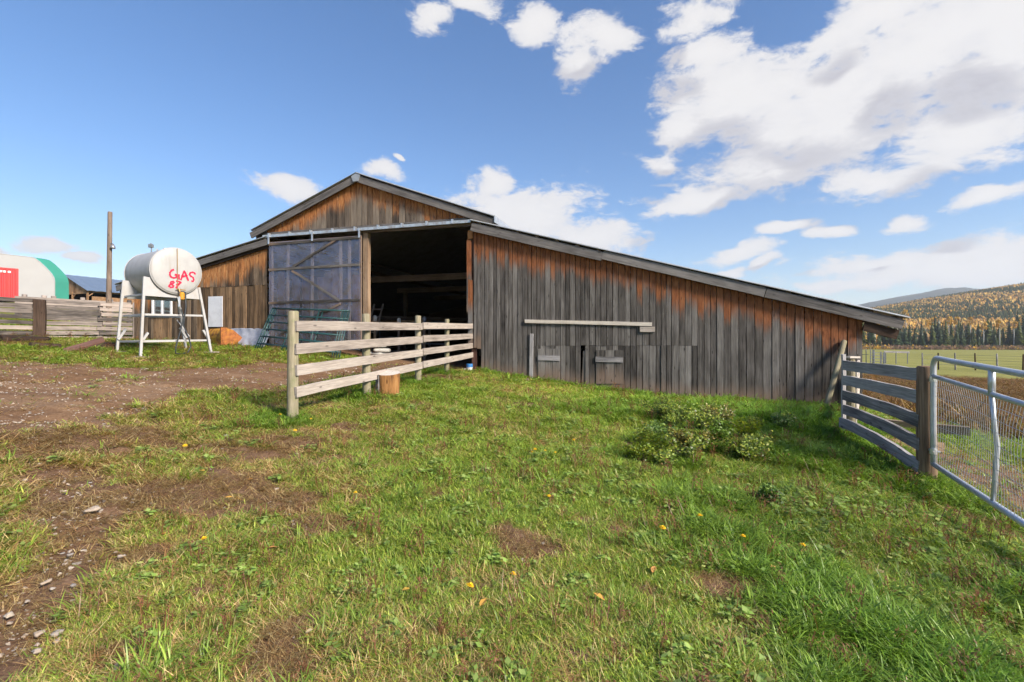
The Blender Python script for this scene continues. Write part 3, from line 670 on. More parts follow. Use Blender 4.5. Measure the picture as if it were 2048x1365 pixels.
# ------------------------------------------------------------------ the barn
def build_barn():
    B = empty('barn', BO, BA, 'large weathered wooden barn with open doorway and long lean-to roof', 'barn')
    rg = random.Random(3)
    OUT = (0, -1, 0)
    def line(p, q, s): return p[1] + (q[1] - p[1]) * (s - p[0]) / (q[0] - p[0])
    def P3(sz, d): return Vector((sz[0], d, sz[1]))
    oh = .15
    # roof lines: tops of the trim boards
    A = FP(713, 351, oh); GL = FP(502, 466, oh); GR = FP(988, 438, oh)
    RT0 = FP(943, 446, oh); RT1 = FP(1806, 640, oh); LT0 = FP(534, 478, oh); LT1 = FP(233, 572, oh)
    gz_local = lambda s, d=0.0: gz1(*from_barn(s, d)[:2])
    gable = lambda s: line(GL, A, s) if s < A[0] else line(A, GR, s)
    right_top = lambda s: line(RT0, RT1, s)
    left_top = lambda s: line(LT0, LT1, s)
    sR = FP(1725, 700)[0]; sL = FP(270, 650)[0]; sD = FP(536, 600)[0]; sJ = FP(731, 600)[0]
    def wall_board(s0, s1, zb0, zb1, zt0, zt1, m, d=0.0, name='board', tilt=0.0):
        w = s1 - s0 - rg.uniform(.008, .020); t = rg.uniform(.02, .027); sc_ = (s0 + s1) / 2; dd = d - t / 2 + rg.uniform(-.008, .006)
        zb, zt = (zb0 + zb1) / 2, (zt0 + zt1) / 2
        # local z of the plank runs along -s, so the cut slopes are given for that
        return plank(name, (sc_, dd, zb), (sc_ + tilt, dd, zt), w, t, OUT, m, B, 4, .003, ((zb0 - zb1) / 2 * -1, (zt1 - zt0) / 2), .004)
    def run(s0, s1, lo, hi):
        out = []; s = s0
        while s < s1 - .06:
            w = rg.uniform(lo, hi); e = min(s + w, s1)
            if s1 - e < .07: e = s1
            out.append((s, e)); s = e
        return out
    # long lean-to on the right of the doorway
    q0 = FP(1068, 692)[0]; q1 = FP(1400, 692)[0]; seam = lambda s: line(FP(1068, 692), FP(1400, 691), s)
    gap_s = FP(1166, 720)[0]
    cuts = []; s_ = .10
    while s_ < sR - .06:
        e_ = min(s_ + (.118 + .0052 * s_) * rg.uniform(.82, 1.22), sR); e_ = sR if sR - e_ < .07 else e_; cuts.append((s_, e_)); s_ = e_
    for (a, b) in cuts:
        m_ = (a + b) / 2; zt0, zt1 = right_top(a) - .02, right_top(b) - .02; zb = gz_local(m_) - rg.uniform(.02, .10)
        if q0 < m_ < q1:
            sz = seam(m_) + rg.uniform(-.012, .012); wall_board(a, b, sz, sz, zt0, zt1, 'wood_barn_up')
            if abs(m_ - gap_s) < .07: continue
            wall_board(a, b, zb, zb, sz - .006, sz - .006, 'wood_barn_low', -.004)
        else:
            if m_ < .35: zb = FP(945, 697)[1] + rg.uniform(-.02, .02)
            wall_board(a, b, zb, zb, zt0, zt1, 'wood_barn')
    wall_board(gap_s - .05, gap_s + .07, gz_local(gap_s), gz_local(gap_s), seam(gap_s) - .16, seam(gap_s) - .12, 'wood_barn_low', .02, tilt=.05)
    for (dx0, dx1, zy0, zy1) in ((936, 947, 462, 480), (934, 944, 481, 625), (937, 946, 560, 697)):
        a, zt = FP(dx0, zy0); b, zb = FP(dx1, zy1); wall_board(a, b, zb, zb + .03, zt, zt - .02, 'wood_barn' if zy0 > 470 else 'wood_barn_warm', -.024)
    # gable above the doorway
    h0 = FP(535, 470); h1 = FP(941, 440); head = lambda s: line(h0, h1, s)
    for (a, b) in run(sD - .02, .30, .18, .25):
        zt0, zt1 = gable(a) - .03, gable(b) - .03; zb = head((a + b) / 2) - .12
        if min(zt0, zt1) - zb > .12: wall_board(a, b, zb, zb, zt0, zt1, 'wood_gable')
    # lean-to on the left, two courses of boards, with a window opening
    sm = FP(470, 573)[1]; wx0, wz1 = FP(308, 594); wx1, wz0 = FP(345, 630); lift = FP(418, 655)
    for (a, b) in run(sL, sD, .12, .20):
        m_ = (a + b) / 2; zt0, zt1 = left_top(a) - .02, left_top(b) - .02; s2 = sm + rg.uniform(-.02, .02)
        zb = gz_local(m_) - .04 if m_ < lift[0] else line(FP(418, 655), FP(535, 664), m_) + rg.uniform(-.01, .01)
        if m_ > FP(392, 600)[0]: wall_board(a, b, s2, s2, zt0, zt1, 'wood_barn_warm', -.006); top2 = s2 - .004
        else: top2 = None
        if wx0 - .02 < m_ < wx1 + .02:
            wall_board(a, b, zb, zb, wz0, wz0, 'wood_barn_warm_low')
            wall_board(a, b, wz1, wz1, zt0 if top2 is None else top2, zt1 if top2 is None else top2, 'wood_barn_warm')
        else: wall_board(a, b, zb, zb, zt0 if top2 is None else top2, zt1 if top2 is None else top2, 'wood_barn_warm' if top2 is None else 'wood_barn_warm_low')
    m = MB(); cx, cz = (wx0 + wx1) / 2, (wz0 + wz1) / 2; ww, wh = wx1 - wx0, wz1 - wz0
    for (c, s_) in (((wx0, -.04, cz), (.06, .07, wh + .06)), ((wx1, -.04, cz), (.06, .07, wh + .06)), ((cx, -.04, wz1), (ww - .06, .07, .05)), ((cx, -.045, wz0), (ww - .06, .09, .05)), ((cx, -.04, cz), (.05, .055, wh - .05))): m.box(c, s_)
    win = m.build('window', 'window_frame', B)
    for k in (-1, 1):
        m = MB(); m.box((cx + k * ww / 4, -.02, cz), (ww / 2 - .08, .006, wh - .05)); m.build('pane', 'pane_glass', win)
    m = MB(); m.box((cx - ww / 4, .06, cz), (ww / 2 - .06, .01, wh - .04)); m.build('reflection_sheet', 'tarp', win)  # grey sheet behind the left pane stands in for a whitish reflection
    a, zt = FP(419, 594); b, zb = FP(447, 654); m = MB(); m.box(((a + b) / 2, -.04, (zt + zb) / 2), (b - a, .018, zt - zb)); m.build('wall_panel', 'sheet_white', B)
    # trim boards
    T = .045
    def trim(p, q, w=.2, d=-oh, mt='wood_trim', name='trim_board'):
        a = P3(p, d) - Vector((0, 0, w / 2)); b = P3(q, d) - Vector((0, 0, w / 2)); return plank(name, a, b, w, T, OUT, mt, B, 6, .004)
    trim(GL, (A[0] - .01, A[1])); trim((A[0] + .01, A[1] - .003), GR)
    m = MB(); m.prism([(A[0] - .16, 0, A[1] - .03), (A[0], 0, A[1] + .045), (A[0] + .16, 0, A[1] - .02), (A[0] + .1, 0, A[1] - .2), (A[0] - .1, 0, A[1] - .2)], (0, -oh - .05, 0), (0, -oh - .035, 0)); m.build('peak_plate', 'roof_metal', B)
    m1 = FP(1205, 500, oh)[0]; m2 = FP(1530, 575, oh)[0]
    trim(RT0, (m1 - .004, right_top(m1)), .235); trim((m1 + .004, right_top(m1) + .035), (m2, right_top(m2) + .02), .22); trim((m2 + .008, right_top(m2) + .012), RT1, .22)
    trim(LT1, LT0, .20); trim((LT1[0] + .1, LT1[1] - .17), (LT0[0], LT0[1] - .17), .12, -.08, 'wood_dark')
    plank('rafter_tail', P3(FP(1724, 652), -.10), P3(FP(1793, 670), -.06), .22, .05, OUT, 'wood_dark', B)
    # purlins between trim and roof sheets
    n = 19
    for i in range(n):
        s = RT0[0] + .25 + (RT1[0] - RT0[0] - .3) * i / (n - 1); m = MB(); m.box((s, 3.0, right_top(s) + .035), (.10, 6.28, .06)); m.build('purlin', 'wood_inside', B)
    for i in range(9):
        s = LT1[0] + .2 + (LT0[0] - LT1[0] - .3) * i / 8; m = MB(); m.box((s, 3.0, left_top(s) + .035), (.10, 6.28, .06)); m.build('purlin', 'wood_inside', B)
    # roofs: ribbed sheets running down the slope
    D1 = 24.0
    def sheet(p, q, name, lift_=.075, mt='roof_metal', ov=.06):
        m = MB(); ds = np.arange(-oh - ov, D1, .15); k = 0; vs = []; fs = []
        for i, d in enumerate(ds):
            for kk, (dd, hh) in enumerate(((0, 0), (.03, .022), (.055, .022), (.085, 0))):
                for e in (p, q): vs.append((e[0], d + dd, e[1] + lift_ + hh)); vs.append((e[0], d + dd, e[1] + lift_ + hh - .012))
        nr = len(vs) // 4
        for i in range(nr - 1):
            b = i * 4; c = b + 4; fs += [(b, b + 2, c + 2, c), (b + 1, c + 1, c + 3, b + 3)]
        b = 0; fs.append((b, b + 1, b + 3, b + 2)); b = (nr - 1) * 4; fs.append((b, b + 2, b + 3, b + 1))
        m.add(vs, fs); return m.build(name, mt, B)
    rr = sheet(A, (GR[0] + .02, GR[1] - .005), 'roof'); sheet(GL, A, 'roof')
    e1 = FP(1822, 643, oh); sheet((GR[0] - .7, right_top(GR[0] - .7)), (RT1[0] + .12, right_top(RT1[0] + .12)), 'roof'); sheet((LT1[0] - .1, left_top(LT1[0] - .1)), LT0, 'roof')
    m = MB(); m.box((GR[0] + .03, D1 / 2 - .2, GR[1] - .02), (.02, D1, .18)); m.box((GR[0] + .03, D1 / 2 + .2, GR[1] - .43), (.02, D1 - .6, .64)); m.build('eave_flashing', 'galvanised', B)  # lower strip is unseen, added to stop light leaking in below the eave
    # shell behind: walls that close the building
    zr = right_top(sR)
    m = MB(); m.box((sR - .02, 12.0, zr / 2 - .75), (.03, 23.95, zr + 1.63)); m.build('side_wall', 'wood_barn_low', B)
    zl = left_top(sL); m = MB(); m.box((sL + .02, 12.0, zl / 2 + .03), (.03, 23.95, zl + .07)); m.build('side_wall', 'wood_barn_low', B)
    m = MB(); m.prism([(sL, 0, -2), (sL, 0, left_top(sL)), (LT0[0], 0, LT0[1]), (GL[0] + .05, 0, GL[1]), (A[0], 0, A[1]), (GR[0] - .05, 0, GR[1]), (GR[0], 0, right_top(GR[0])), (sR, 0, right_top(sR)), (sR, 0, -2)], (0, D1 - .25, .07), (0, D1 - .2, .07)); m.build('back_wall', 'wood_barn_low', B)
    m = MB(); m.box((GL[0] + .02, D1 / 2, GL[1] - .18), (.03, D1 - .1, .56)); m.build('light_gap_closer', 'wood_inside', B)  # unseen board added to shut out light at the left eave gap
    # header and sliding door track
    plank('header_beam', (sJ - .1, -.03, head(sJ) - .10), (.14, -.03, head(0) - .12), .16, .07, OUT, 'wood_inside', B)
    plank('header_board', P3((sD - .15, head(sD) - .02), -.05), P3((.06, head(0) - .02), -.05), .15, .03, OUT, 'wood_trim', B)
    t0 = FP(527, 474, .12); t1 = FP(942, 443, .12)
    m = MB(); m.bar(P3(t0, -.13), P3(t1, -.13), .085, .075); tr = m.build('door_track', 'track_metal', B)
    for i in range(9):
        f = (i + .3) / 9; m = MB(); c = P3(t0, -.13).lerp(P3(t1, -.13), f); m.box(c + Vector((0, 0, .03)), (.05, .09, .12)); m.build('track_bracket', 'galvanised', tr)
    # posts at the doorway
    jz = gz_local(sJ); plank('door_post', (sJ, .06, jz - .05), (sJ + .01, .06, head(sJ) - .14), .17, .16, OUT, 'wood_pole', B, 6, .008)
    plank('door_post', (.10, .10, gz_local(.1) - .05), (.10, .10, head(.1) - .05), .15, .14, OUT, 'wood_red', B, 6, .006)
    # sliding door under clear plastic
    TL = FP(537, 483, .14); TR = FP(721, 472, .14); BL = FP(541, 690, .14); BR = FP(722, 705, .14)
    zb = (BL[1] + BR[1]) / 2; x0, x1, z1 = TL[0], TR[0], (TL[1] + TR[1]) / 2
    dz = -.14; m = MB()
    for (p, q) in (((x0 + .03, zb), (x0 + .03, z1)), ((x1 - .03, zb), (x1 - .03, z1)), ((x0 + .06, z1 - .04), (x1 - .06, z1 - .04)), ((x0 + .06, zb + .05), (x1 - .06, zb + .05))):
        m.bar(P3(p, -.09), P3(q, -.09), .07, .04, (0, 1, 0) if False else (1, 0, 0) if p[0] == q[0] else (0, 0, 1))
    door = m.build('sliding_door', 'wood_barn_low', B)
    zA = FP(600, 537, .14)[1]; zC = FP(600, 605, .14)[1]
    for z in (z1 - .09, zA, zC): plank('cross_rail', (x0 + .02, -.158, z), (x1 - .02, -.158, z + .015), .075, .025, OUT, 'wood_barn_low', door)
    for (a, b) in (((671, 481), (586, 534)), ((584, 542), (680, 602)), ((681, 608), (560, 668))):
        plank('brace', P3(FP(*a, .15), -.155), P3(FP(*b, .15), -.155), .07, .022, OUT, 'wood_barn_low', door)
    for px in (545, 576, 624, 683, 699): s = FP(px, 600, .05)[0]; plank('stud', (s, -.06, zb + .1), (s + rg.uniform(-.03, .03), -.06, z1 - .08), .085, .035, OUT, 'wood_pale', door)
    for px in (560, 590, 610, 642, 655, 668, 711):
        s = FP(px, 600, -.4)[0]; plank('lining_board', (s, .45, zb), (s, .45, FP(600, 545 + rg.uniform(-12, 12), -.4)[1]), .3, .02, OUT, 'wood_red', door)
    for px in (538, 625, 719): s = FP(px, 478, .15)[0]; m = MB(); m.box((s, -.17, z1 + .05), (.06, .02, .26)); m.tube([(s, -.19, z1 + .17), (s, -.15, z1 + .17)], .05, 10); m.build('hanger', 'galvanised', door)
    nx, nz = 70, 60; vs = []; fs = []
    xs = np.linspace(x0 + .01, x1 - .01, nx); zs = np.linspace(zb - .05, z1 - .02, nz); XX, ZZ = np.meshgrid(xs, zs)
    wr = (fbm(XX * 1.6 + ZZ * 1.1, ZZ * .5 - XX * .4, 2.2, 4, 61) - .5) * .05 + (fbm(XX * 5 - ZZ * 3.4, ZZ * .7, 1.4, 3, 62) - .5) * .03 + .012 * np.sin((XX - ZZ * .7) * 11) * sstep(XX, x1 - 1.1, x1 - .2)
    tight = np.minimum(np.minimum(np.abs(ZZ - zA), np.abs(ZZ - zC)), np.minimum(np.abs(XX - x0), np.abs(XX - x1))); wr = wr * sstep(tight, 0, .25)
    vs = [(float(XX[j, i]), -.13 + float(np.clip(wr[j, i], -.012, .03)), float(ZZ[j, i])) for j in range(nz) for i in range(nx)]
    fs = [(j * nx + i, j * nx + i + 1, (j + 1) * nx + i + 1, (j + 1) * nx + i) for j in range(nz - 1) for i in range(nx - 1)]
    link('plastic_sheet', mesh_data('plastic_sheet', vs, fs, None, True), 'door_plastic', door)
    # fittings on the long wall
    plank('rail_board', P3(FP(1050, 643, .05), -.055), P3(FP(1304, 649, .05), -.055), .095, .04, OUT, 'wood_pale', B)
    plank('rail_block', P3(FP(1280, 659, .05), -.05), P3(FP(1310, 659, .05), -.05), .135, .035, OUT, 'wood_rail', B)
    plank('door_stile', P3(FP(1063, 757, .03), -.05), P3(FP(1064, 668, .03), -.05), .10, .025, OUT, 'wood_grey', B)
    plank('batten', P3(FP(1076, 716, .04), -.05), P3(FP(1120, 717, .04), -.05), .135, .035, OUT, 'wood_grey', B)
    plank('batten', P3(FP(1191, 719, .04), -.05), P3(FP(1246, 720, .04), -.05), .14, .035, OUT, 'wood_grey', B)
    for (xa, xb, ya, yb) in ((1076, 1120, 724, 762), (1192, 1247, 727, 768)):
        for k in range(3):
            p0 = xa + (xb - xa) * (k + .5) / 3; wd = abs(FP(xb, 740)[0] - FP(xa, 740)[0]) / 3 - .012; plank('hatch_board', P3(FP(p0, yb, .03), -.034), P3(FP(p0, ya - 26, .03), -.034), wd, .02, OUT, 'wood_barn_low', B)
    plank('sill_beam', P3(FP(1328, 794, .05), -.04), P3(FP(1700, 825, .05), -.04), .12, .06, OUT, 'wood_grey', B)
    # inside: trusses, posts, ties
    zc = 4.05
    for d in (4.2, 8.4, 12.6):
        tr = plank('truss_chord', (GL[0] + .5, d, zc), (GR[0] - .3, d, zc), .24, .09, OUT, 'wood_inside', B)
        for f in (.0, .28, .5, .72, 1.0):
            s = -6.4 + 6.2 * f; plank('truss_web', (s, d, zc + .12), (s + (.9 if f < .5 else -.9 if f > .5 else 0), d, gable(s + (.9 if f < .5 else -.9 if f > .5 else 0)) - .15), .14, .06, OUT, 'wood_inside', tr)
        for s0, s1, g0 in ((GL[0] + .3, A[0], 0), (A[0], GR[0] - .1, 0)): plank('rafter', (s0, d, gable(s0) - .14), (s1, d, gable(s1) - .14), .16, .06, OUT, 'wood_inside', tr)
    for (s, d) in ((-6.9, 4.2), (-2.9, 8.4), (.05, 4.2), (-6.9, 8.4), (.05, 8.4), (-4.4, 12.6)):
        z0 = gz_local(s, d); plank('inner_post', (s, d + .1, z0 - .1), (s, d + .1, zc + .1), .17, .17, OUT, 'wood_inside', B)
    plank('inner_rail', (-6.8, 4.3, 2.55), (-3.0, 8.3, 2.55), .14, .05, OUT, 'wood_inside', B); plank('inner_rail', (-7, 6.4, 2.25), (.0, 6.4, 2.25), .16, .05, OUT, 'wood_inside', B)
    for i in range(3):
        m = MB(); m.box((-4.6 + i * 1.5, 13 + i * 1.2, 4.55 - .25 * i), (.9, .06, .2)); m.build('roof_light_strip', 'pane_glass', B)
    return B
BARN = build_barn()
def bw(s, d, lift=0.0):
    P = from_barn(s, d); return Vector((P.x, P.y, gz1(P.x, P.y) + lift))

# ------------------------------------------------------------------ timber fences
def front_fence():
    F = empty('board_fence', (-3.18, 7.0, 0), 0, 'pale board fence with round posts running to the barn doorway', 'fence')
    o = Vector((-3.18, 7.0, 0)); pt = lambda t: Vector((-3.18 + 1.96 * t, 7 + 7 * t, 0)) - o
    nrm = Vector((.963, -.27, 0))
    for t, base, top, r in ((0, .39, 1.985, .076), (.266, .56, 2.05, .072), (.551, .62, 2.12, .068), (.769, .76, 2.11, .062)):
        p = pt(t); g_ = gz1(*(p + o)[:2]); pole('post', (p.x, p.y, g_ - .25), (p.x + random.uniform(-.02, .02), p.y, top), r * 1.04, r * .97, 'wood_post', F, 14)
    L = [.292, -.035, -.346, -.657]; M_ = [.41, .121, -.168, -.455]; Rr = [.507, .22, -.054, -.327]
    for i in range(4):
        a = pt(-.006) + nrm * .095; b = pt(.575) + nrm * .09; a.z = CAMZ + L[i] - .075; b.z = CAMZ + M_[i] - .08
        plank('rail', a, b, .15, .04, nrm, 'wood_rail', F, 8, .004)
        a = pt(.548) + nrm * .125; b = pt(1.005) + nrm * .08; a.z = CAMZ + M_[i] - .07; b.z = CAMZ + Rr[i] - .075
        plank('rail', a, b, .145, .036, nrm, 'wood_rail', F, 6, .004)
front_fence()

def gate_fence():
    o = Vector((4.81, 5.6, 0)); F = empty('plank_fence', o, 0, 'grey five-rail plank fence between metal gate and barn corner', 'fence')
    pole('post', (0, 0, gz1(o.x, o.y) - .3), (-.01, .0, CAMZ - .29), .098, .092, 'wood_pole', F, 14)
    a = Vector((5.34, 7.62, 0)); al = a - o
    pole('post', (al.x, al.y, gz1(a.x, a.y) - .3), (al.x, al.y, CAMZ - .262), .062, .055, 'wood_post', F, 12)
    nrm = Vector((-.98, .2, 0))
    plank('post_board', (5.185 - o.x, 7.56 - o.y, .05), (5.185 - o.x, 7.56 - o.y, CAMZ - .21), .05, .04, (0, -1, 0), 'wood_grey', F)
    Lh = [-.306, -.535, -.768, -.993, -1.187]; Rh = [-.319, -.586, -.864, -1.126, -1.40]
    for i in range(5):
        A = Vector((5.15 if i < 4 else 5.10, 7.5, CAMZ + Lh[i] - .07)) - o; Bq = Vector((4.73, 5.60, CAMZ + Rh[i] - .070)) - o
        plank('rail', A, Bq, .148, .042, nrm, 'wood_grey', F, 8, .006, sag=.012 * i)
    for i, z in enumerate((-.53, -.77, -1.02, -1.26)):
        A = Vector((5.44, 7.66, CAMZ + z)) - o; Bq = Vector((7.85, 10.95, CAMZ + z + .03)) - o
        plank('back_rail', A, Bq, .14, .04, (.8, -.6, 0), 'wood_pale', F, 4, .005)
    m = MB(); m.box((al.x + .02, al.y, CAMZ - .255), (.16, .14, .03)); m.build('post_cap', 'wood_pale', F)
gate_fence()

def metal_gate():
    A = Vector((4.74, 5.44)); d = Vector((-.4, -.917)); o = Vector((A.x, A.y, 0))
    Gt = empty('tube_gate', o, 0, 'bluish galvanised tube gate with wire mesh at the right edge', 'gate')
    pt = lambda t, h: Vector((d.x * t, d.y * t, CAMZ + h))
    top = lambda t: -.19 - .04 * t; mid = lambda t: -.395 - .056 * t; bot = lambda t: -1.385 - .028 * t
    L = 3.0; r = .028; m = MB(); arc = []
    for i in range(7):
        a = math.pi / 2 * i / 6; arc.append(pt(.11 * (1 - math.cos(a)), top(0) - .11 * (1 - math.sin(a))))
    path = [pt(0, bot(0) + .02), pt(0, -1.0), pt(0, -.6)] + arc + [pt(.5, top(.5)), pt(1.3, top(1.3)), pt(2, top(2)), pt(L, top(L)), pt(L, bot(L))]
    m.tube(path, r, 12); m.build('frame', 'gate_metal', Gt, smooth=True)
    m = MB(); m.tube([pt(.0, mid(0)), pt(1.3, mid(1.3)), pt(L, mid(L))], .024, 10); m.build('rail', 'gate_metal', Gt, smooth=True)
    m = MB(); m.tube([pt(-.01, bot(0)), pt(1.3, bot(1.3)), pt(L, bot(L))], .027, 10); m.build('rail', 'gate_metal', Gt, smooth=True)
    for t in (1.29, 2.35):
        m = MB(); bend = Vector((.022, -.01, 0)); m.tube([pt(t, top(t)), pt(t, mid(t))], .026, 10); m.tube([pt(t, mid(t)), pt(t, -.75) + bend * .7, pt(t, -.92) + bend * 1.5, pt(t + .01, -1.1) + bend, pt(t + .02, bot(t))], .019, 8); m.build('brace', 'gate_metal', Gt, smooth=True)
    bul = lambda t, f: Vector((.917, -.4, 0)) * (.05 * math.sin(f * 3.1) * math.sin(t * 2.4))
    m = MB(); n = 58
    for i in range(1, n):
        t = L * i / n; sl = .025 * math.sin(t * 3)
        m.tube([pt(t + sl * math.sin(f * 6), mid(t) * (1 - f) + bot(t) * f) + bul(t, f) for f in (0, .2, .4, .6, .8, 1)], .0022, 3, False)
    for k in range(1, 9):
        f = k / 9; m.tube([pt(t, mid(t) * (1 - f) + bot(t) * f) + bul(t, f) for t in np.linspace(0, L, 16)], .0022, 3, False)
    m.build('wire_mesh', 'gate_metal', Gt)
    for h in (-.43, -1.24):
        m = MB(); m.tube([pt(-.01, h), pt(-.02, h) + Vector((.04, .10, 0))], .016, 8); m.tube([pt(0, h - .03), pt(0, h + .03)], .036, 12); m.tube([pt(.0, h) + Vector((-.03, -.02, 0)), pt(.0, h) + Vector((.05, -.03, 0))], .012, 6); m.build('hinge', 'galvanised', Gt)
metal_gate()

def corral_fence():
    c = Vector((-15.6, 16.0, 0)); F = empty('corral_fence', c, 0, 'grey weathered corral fence with a dark square post at far left', 'fence')
    rg = random.Random(8)
    Bp = Vector((-13.98, 17.8, 0)); Ap = Vector((-16.35, 13.0, 0))
    zc = gz1(c.x, c.y)
    for (P, Q, n, nm) in ((c, Bp, 8, Vector((.75, -.65, 0))), (Ap, c, 8, Vector((.9, -.43, 0)))):
        for i in range(n):
            z = CAMZ + 1.30 - .172 * i; w = rg.uniform(.115, .142); a = P - c + nm * .02; b = Q - c + nm * .02; a.z = z + rg.uniform(-.02, .02); b.z = z + rg.uniform(-.02, .02)
            mid = a.lerp(b, rg.uniform(.55, .65)); dv = (b - a).normalized()
            plank('rail', a, mid, w, .045, nm, 'wood_corral', F, 5, .007); plank('rail', mid + dv * .015 + nm * -.01, b, w * rg.uniform(.9, 1.0), .045, nm, 'wood_corral', F, 5, .007)
    plank('corner_post', (.1, -.13, zc - .25), (.1, -.13, CAMZ + 1.36), .29, .26, (.6, -.8, 0), 'wood_dark', F, 4, .006)
    for (P, h) in ((Bp + Vector((-.02, .16, 0)), 1.42), (c.lerp(Bp, .62) + Vector((-.06, .1, 0)), 1.36), (Ap.lerp(c, .4) + Vector((-.1, .1, 0)), 1.35)):
        q = P - c; pole('post', (q.x, q.y, gz1(P.x, P.y) - .2), (q.x, q.y, CAMZ + h), .085, .075, 'wood_corral', F, 10)
    # a second run further up the slope
    S = W(30, 600, 24); E = W(262, 612, 26); base = Vector((S.x, S.y, 0)); F2 = empty('back_corral_fence', base, 0, 'distant corral fence of light rails behind the first', 'fence')
    for i in range(5):
        a = S - base; b = E - base; a.z = S.z + .12 - i * .27; b.z = E.z + .1 - i * .27; plank('rail', a, b, .13, .045, (.5, -.85, 0), 'wood_corral', F2, 4, .008)
    for f in (.06, .22, .3, .55, .8, .97):
        p = (S - base).lerp(E - base, f); P = p + base; pole('post', (p.x, p.y + .1, gz1(P.x, P.y) - .2), (p.x, p.y + .1, P.z + .3), .11, .10, 'wood_corral', F2, 8)
corral_fence()

# ------------------------------------------------------------------ yard pole with lamp, far lamp
def yard_pole():
    x, y = W(217, 600, 18.2)[:2]; z0 = gz1(x, y); top = W(220, 424, 18.2)
    Y = empty('utility_pole', (x, y, z0), 0, 'tall bare wooden pole behind the corral fence', 'pole')
    pole('shaft', (0, 0, -.4), (top.x - x, top.y - y, top.z - z0), .095, .075, 'wood_utility', Y, 12, 8)
    lz = W(228, 493, 18.2); L = lz - Vector((x, y, z0)); L = L + Vector((.0, -.05, 0)); m = MB()
    m.tube([(.08, -.05, L.z + .02), (.12, -.05, L.z + .10), (L.x * .8, -.05, L.z + .12), (L.x, -.05, L.z + .08)], .012, 6); m.build('lamp_arm', 'lamp_grey', Y)
    m = MB(); m.tube([(L.x, -.05, L.z + .08), (L.x, -.05, L.z + .02), (L.x, -.05, L.z - .01), (L.x, -.05, L.z - .07), (L.x, -.05, L.z - .10)], [.03, .05, .075, .085, .07], 14); m.build('lamp_head', 'lamp_grey', Y, smooth=True)
    p = W(303, 500, 34); z0 = gz1(p.x, p.y); Y2 = empty('yard_lamp', (p.x, p.y, z0), 0, 'small lamp head on a thin pole rising behind the white tank', 'lamp')
    m = MB(); m.tube([(0, 0, -.3), (0, 0, p.z - z0 + .15)], .04, 8); m.build('shaft', 'lamp_grey', Y2); m = MB(); m.box((-.04, 0, p.z - z0 + .27), (.26, .2, .24)); m.tube([(-.04, 0, p.z - z0 + .39), (-.04, 0, p.z - z0 + .46)], .05, 8); m.build('lamp_head', 'lamp_grey', Y2)
yard_pole()

